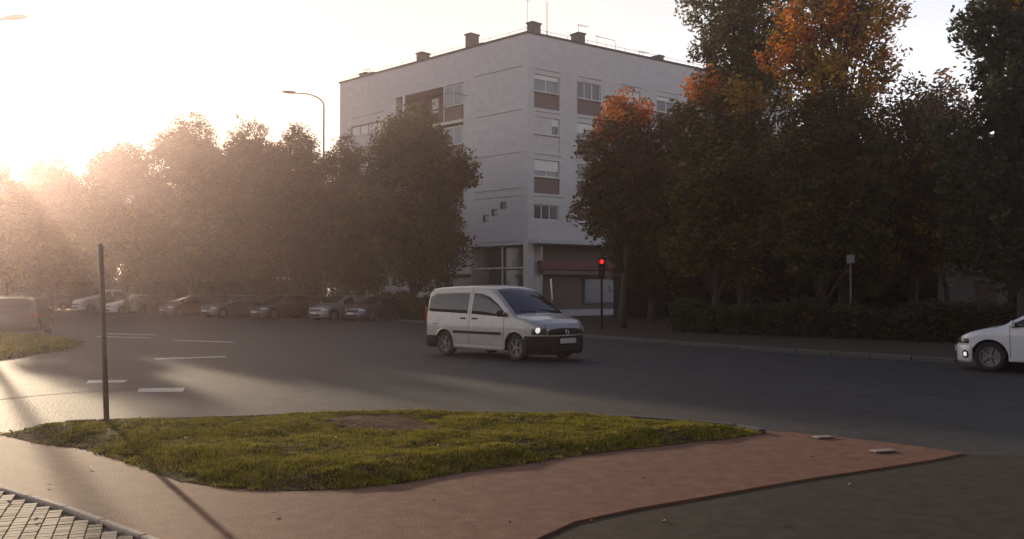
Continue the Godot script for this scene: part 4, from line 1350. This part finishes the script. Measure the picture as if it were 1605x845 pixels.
# ------------------------------------------------------------------ street furniture
func make_furniture():
	# leaning post on the grass island, bare plate on top facing the road
	var t := thing("sign_post", "thin brown metal post leaning slightly left on the grass island", "post", Vector3(-4.8, 0.05, -11.0))
	t.rotation = Vector3(0, 0, deg_to_rad(2.6))
	var s := Shape.new(true)
	s.tube([Vector3(0, -0.15, 0), Vector3(0, 2.15, 0)], [0.032, 0.032], 14)
	part("pole", s.done(), M.pole_brown, t)
	var cp := Shape.new(true)
	cp.lathe([Vector2(0.034, 0.0), Vector2(0.034, 0.02), Vector2(0.0, 0.045)], 14, Transform3D(Basis(Vector3.RIGHT, -PI / 2), Vector3(0, 2.14, 0)))
	part("cap", cp.done(), M.pole_brown, t)
	# street lamps
	street_lamp("curved grey street lamp rising behind the trees left of the apartment block", Vector3(-14.1, 0.1, -69.0), 16.7, 2.8, 0.0)
	street_lamp("tall street lamp whose head enters the picture at the top left corner", Vector3(-22.6, 0.1, -38.6), 13.25, 1.9, PI)
	# slim post on the far pavement, its lit top and shaded foot put into colour
	var w := thing("marker_post", "slim post with lit upper part and shaded foot painted on, on the far verge right of the van", "post", Vector3(2.05, 0.1, -45.0))
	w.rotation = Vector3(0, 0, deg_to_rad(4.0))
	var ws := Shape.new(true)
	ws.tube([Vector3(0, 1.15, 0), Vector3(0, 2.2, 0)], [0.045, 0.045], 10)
	part("lit_upper_part", ws.done(), M.lit_post_pale, w)
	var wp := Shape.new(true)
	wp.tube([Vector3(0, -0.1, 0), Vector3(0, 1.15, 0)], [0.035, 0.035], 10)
	part("pole", wp.done(), M.pole_brown, w)  # brown tone stands for the part of the post in shade
	# traffic light with its red lamp lit
	var tl := thing("traffic_light", "traffic light showing red in front of the shops", "traffic light", Vector3(3.78, 0.1, -39.0), deg_to_rad(-4))
	var tp := Shape.new(true)
	tp.tube([Vector3(0, -0.1, 0), Vector3(0, 3.25, 0)], [0.055, 0.05], 12)
	part("pole", tp.done(), M.under, tl)
	var hs := Shape.new()
	hs.box(Vector3(0, 2.55, 0.12), Vector3(0.27, 0.86, 0.16), Basis.IDENTITY, 0.03)
	part("housing", hs.done(), M.black_plastic, tl)
	for k in 3:
		var y := 2.82 - k * 0.27
		var v := Shape.new(true)
		v.lathe([Vector2(0.105, 0.0), Vector2(0.105, 0.16), Vector2(0.098, 0.16), Vector2(0.098, 0.0)], 18, Transform3D(Basis.IDENTITY, Vector3(0, y, 0.2)))
		var vs := part("visor", v.done(), M.black_plastic, tl)
		var l := Shape.new(true)
		l.lathe([Vector2(0.085, 0.0), Vector2(0.06, 0.02), Vector2(0.0, 0.028)], 18, Transform3D(Basis.IDENTITY, Vector3(0, y, 0.205)))
		part("lamp", l.done(), M.lamp_red if k == 0 else M.lens_dark, vs)
	var o := OmniLight3D.new()
	o.name = "red_lamp_light"
	o.light_color = Color(1, 0.05, 0.05)
	o.light_energy = 0.05
	o.omni_range = 30
	o.omni_attenuation = 2
	o.light_size = 0.09
	o.shadow_enabled = true
	o.position = Vector3(0, 2.82, 0.27)
	tl.add_child(o)
	# small plate on a post, added to stand for a bright glint there
	var sg := thing("glint_plate", "small pale plate on a thin post, added for a bright glint among the dark trees", "sign", Vector3(11.9, 0.1, -32.5), deg_to_rad(-20))
	var sp := Shape.new(true)
	sp.tube([Vector3(0, -0.1, -0.04), Vector3(0, 2.9, -0.04)], [0.03, 0.03], 10)
	part("pole", sp.done(), M.pole_brown, sg)
	var pt := Shape.new()
	pt.box(Vector3(0, 2.7, 0), Vector3(0.26, 0.3, 0.025), Basis.IDENTITY, 0.008)
	part("plate", pt.done(), M.steel_grey, sg)
	# low white hut glimpsed between the trees on the right
	var h := thing("garden_hut", "small grey hut glimpsed between the trunks on the right", "hut", Vector3(22.6, 0.1, -45.5), deg_to_rad(-25))
	var hw := Shape.new()
	hw.box(Vector3(0, 1.3, 0), Vector3(3.0, 2.6, 2.4))
	part("wall", hw.done(), M.chimney, h)
	var hr := Shape.new()
	for e in [-1.0, 1.0]:
		hr.quad(Vector3(-1.7, 3.3, 0), Vector3(1.7, 3.3, 0), Vector3(1.7, 2.5, e * 1.5), Vector3(-1.7, 2.5, e * 1.5), Vector3(0, 1, e))
		hr.tri(Vector3(e * 1.5, 3.25, 0), Vector3(e * 1.5, 2.6, 1.2), Vector3(e * 1.5, 2.6, -1.2), Vector3(e, 0, 0))
	part("roof", hr.done(), M.roof_dark, h)
	var hd := Shape.new()
	hd.box(Vector3(0.6, 1.0, 1.22), Vector3(0.85, 2.0, 0.06))
	part("door", hd.done(), M.frame_brown, h)
	# kiosk by the corner column
	var k2 := thing("news_kiosk", "small pale kiosk with two dark windows beside the corner column of the block", "kiosk", Vector3(-3.9, 0.1, -59.6), deg_to_rad(-44))
	var kw := Shape.new()
	kw.box(Vector3(0, 1.25, 0), Vector3(1.7, 2.5, 1.5))
	part("wall", kw.done(), M.cream, k2)
	var kr := Shape.new()
	kr.box(Vector3(0, 2.6, 0), Vector3(1.95, 0.2, 1.75), Basis.IDENTITY, 0.03)
	part("roof", kr.done(), M.brown_panel, k2)
	for e in [-0.38, 0.38]:
		var kn := Shape.new()
		kn.box(Vector3(e, 1.75, 0.76), Vector3(0.5, 1.0, 0.05))
		part("window", kn.done(), M.pane, k2)

# unseen block and trees, added behind and right to darken the right half
func make_sky_blockers():
	var b := thing("apartment_building", "long unseen grey block added behind the viewer to keep the right side in shade", "building", Vector3(22.0, 0.0, 20.0), deg_to_rad(-20))
	var f := Facade.new(Vector3(-34, 0, -8), Vector3.RIGHT, Vector3.FORWARD)
	var holes := []
	for i in 5:
		for k in 11:
			holes.append([2.0 + k * 6.0, 4.6 + k * 6.0, 2.0 + i * 3.2, 3.6 + i * 3.2, 0.2])
	part("wall", f.wall(0, 68, 0, 19, holes), M.plaster, b)
	for h in holes:
		slab_part(b, "window", f, h[0], h[1], h[2], h[3], -0.26, -0.16, M.pane)
	var s := Shape.new()
	s.box(Vector3(0, 9.4, 0.15), Vector3(67.9, 18.8, 15.6))
	part("core", s.done(), M.soffit, b)
	var rf := Shape.new()
	rf.box(Vector3(0, 19.2, 0), Vector3(68.6, 0.4, 16.6))
	part("roof", rf.done(), M.roof_dark, b)
	var g := "unseen trees added on the right to cut the sky light"
	var spots := [[10.6, -9.0, 12.0, 4.2, "unseen tree added beyond the right edge beside the white car"], [16.0, -15.0, 13.0, 4.2, "unseen tree added beyond the right edge behind the white car"], [8.5, -3.0, 12.5, 4.2, "unseen tree added on the near pavement right of the viewer"], [4.0, 3.5, 12.0, 4.0, "unseen tree added on the near pavement behind the viewer"]]
	for i in spots.size():
		var q: Array = spots[i]
		tree("street_tree", q[4], g, Vector3(q[0], 0.0, q[1]), lumpy(280 + i, 3.8, q[2], q[3], q[3], 14, "", 0.4), ["dark", "green", "rust"], 6.0, 360 + i, 0.22, 1.3)

func street_lamp(label: String, at: Vector3, h: float, arm: float, yaw: float):
	var t := thing("street_lamp", label, "street lamp", at, yaw, "street lamps")
	var s := Shape.new(true)
	s.tube([Vector3(0, -0.2, 0), Vector3(0, h * 0.5, 0), Vector3(0, h - 1.2, 0)], [0.11, 0.09, 0.065], 12)
	part("pole", s.done(), M.steel_grey, t)
	var a := Shape.new(true)
	var pts := []
	var rad := []
	for k in 9:
		var f := k / 8.0 * PI / 2
		pts.append(Vector3(-(1 - cos(f)) * (arm - 0.9), h - 1.2 + sin(f) * 0.95, 0))
		rad.append(lerpf(0.062, 0.045, k / 8.0))
	pts.append(Vector3(-(arm - 0.9) - 0.3, h - 0.24, 0))
	rad.append(0.04)
	a.tube(pts, rad, 10)
	part("arm", a.done(), M.steel_grey, t)
	var l := Shape.new(true)
	var q := Vector3(-arm + 0.6, h - 0.2, 0)
	l.tube([q + Vector3(0.1, -0.02, 0), q, q + Vector3(-0.3, 0.02, 0), q + Vector3(-0.75, 0.06, 0), q + Vector3(-0.95, 0.07, 0)], [0.05, 0.09, 0.12, 0.1, 0.04], 12)
	part("lamp_head", l.done(), M.steel_grey, t)

func make_cars():
	var paints := {"silver": car_paint(Color(.20, .195, .19), 0.4), "violet": car_paint(Color(.06, .035, .06), 0.2), "black": car_paint(Color(.02, .02, .022)), "white": car_paint(Color(.5, .49, .47)), "blue": car_paint(Color(.06, .09, .16), 0.2), "grey": car_paint(Color(.12, .12, .12), 0.4), "copper": car_paint(Color(.10, .05, .035), 0.3)}
	make_hatch("passenger_car", "white car driving in from the right edge with fog lamp lit", "", Vector3(11.3, 0.004, -18.9), Vector2(-0.75, -0.66), car_paint(Color(.60, .60, .61)), hatch_form(3.97, 1.46), true, true)
	var g := "cars parked in front of the trees"
	var list := [
		["silver", -10.0, -54.5, 4.1, 1.5, "silver hatchback parked nearest the apartment block, nose to the left"],
		["violet", -7.6, -53.2, 4.3, 1.45, "dark violet car parked right of the silver hatchback"],
		["black", -14.2, -57.5, 4.2, 1.5, "black car with bright windscreen parked left of the silver hatchback"],
		["grey", -18.2, -60.5, 4.2, 1.48, "dark grey car parked second left of the silver hatchback"],
		["copper", -22.3, -64.0, 4.0, 1.47, "copper coloured car parked under the tallest tree of the row"],
		["white", -28.2, -69.0, 4.2, 1.5, "white car parked just right of the leaning post"],
		["white", -32.2, -73.0, 4.6, 1.75, "tall white car parked right behind the leaning post"],
		["blue", -40.0, -79.0, 4.3, 1.48, "bluish car parked far left beyond the dark estate car"],
		["grey", -43.5, -81.0, 4.2, 1.5, "hazy grey car parked at the far left end of the row"]]
	for q in list:
		make_hatch("parked_car", q[5], g, Vector3(q[1], 0.1 if q[2] < -70 else 0.004, q[2]), Vector2(-0.64, 0.77), paints[q[0]], hatch_form(q[3], q[4]), false)
	make_hatch("estate_car", "dark estate car standing beyond the left grass strip, in the glare", "", Vector3(-18.8, 0.004, -35.5), Vector2(-0.30, -0.95), paints["black"], hatch_form(4.3, 1.5), false)

# ------------------------------------------------------------------
func _ready():
	# camera
	var cam := Camera3D.new()
	cam.name = "camera"
	cam.position = Vector3(0, 1.64, 0)
	cam.rotation = Vector3(atan(35.5 / 1450.0), 0, 0)
	cam.fov = rad_to_deg(2.0 * atan(422.5 / 1450.0))
	cam.near = 0.1
	cam.far = 900.0
	add_child(cam)
	cam.current = true
	# sky, haze, exposure
	var env := Environment.new()
	env.background_mode = Environment.BG_SKY
	var sky := Sky.new()
	var sm := ProceduralSkyMaterial.new()
	sm.sky_top_color = Color(.18, .275, .42)
	sm.sky_horizon_color = Color(1.0, 1.0, 1.0)
	sm.sky_curve = 0.25
	sm.ground_bottom_color = Color(.2, .19, .18)
	sm.ground_horizon_color = Color(.5, .48, .46)
	sm.sun_angle_max = 75.0
	sm.sun_curve = 0.5
	sm.sky_energy_multiplier = 1.35
	sky.sky_material = sm
	env.sky = sky
	env.tonemap_mode = Environment.TONE_MAPPER_LINEAR
	env.tonemap_exposure = 1.0
	env.volumetric_fog_enabled = true
	env.volumetric_fog_density = 0.0015
	env.volumetric_fog_albedo = Color(0.95, 0.86, 0.87)
	env.volumetric_fog_anisotropy = 0.85
	env.sdfgi_enabled = true
	env.ssao_enabled = true
	env.ssil_enabled = true
	var we := WorldEnvironment.new()
	we.name = "world"
	we.environment = env
	add_child(we)
	# sun, low behind the trees on the left
	var sun := DirectionalLight3D.new()
	sun.name = "sun"
	sun.light_energy = 1.6
	sun.light_color = Color(1.0, 0.905, 0.77)
	sun.light_angular_distance = 0.6
	sun.shadow_enabled = true
	var el := deg_to_rad(10.5)
	var az := deg_to_rad(31.6)
	sun.basis = Basis.looking_at(Vector3(sin(az) * cos(el), -sin(el), cos(az) * cos(el)))
	add_child(sun)
	make_materials()
	M.lamp_white = lit(Color(1.0, .97, .9), 0.6)
	M.lamp_red = lit(Color(1.0, .02, .02), 1.3)
	make_ground()
	make_building()
	make_trees()
	hedge("hedge", "low dark hedge along the far verge under the right hand trees", [Vector2(6.6, -36.6), Vector2(8.6, -34.0), Vector2(13.0, -29.5), Vector2(19.0, -24.0), Vector2(26.0, -19.0)], 1.3, 1.15, 260, 8, "dark")
	hedge("shrub_row", "tall shrub row behind the parked cars under the left trees", [Vector2(-58.0, -92.0), Vector2(-40.0, -84.5), Vector2(-24.0, -74.0), Vector2(-14.5, -70.5)], 2.0, 3.0, 90, 12, "green")
	hedge("shrub_row", "tall dark shrubs behind the right hand trees", [Vector2(6.0, -53.0), Vector2(18.0, -56.0), Vector2(34.0, -55.0), Vector2(52.0, -48.0)], 2.0, 3.6, 90, 14, "dark")
	hedge("hedge", "low clipped hedge between the parked cars and the tree trunks on the left", [Vector2(-34.0, -74.0), Vector2(-24.0, -66.0), Vector2(-15.0, -60.0), Vector2(-8.5, -55.5), Vector2(-3.5, -50.0)], 0.9, 1.5, 150, 18, "green")
	make_furniture()
	make_sky_blockers()
	make_van()
	make_cars()
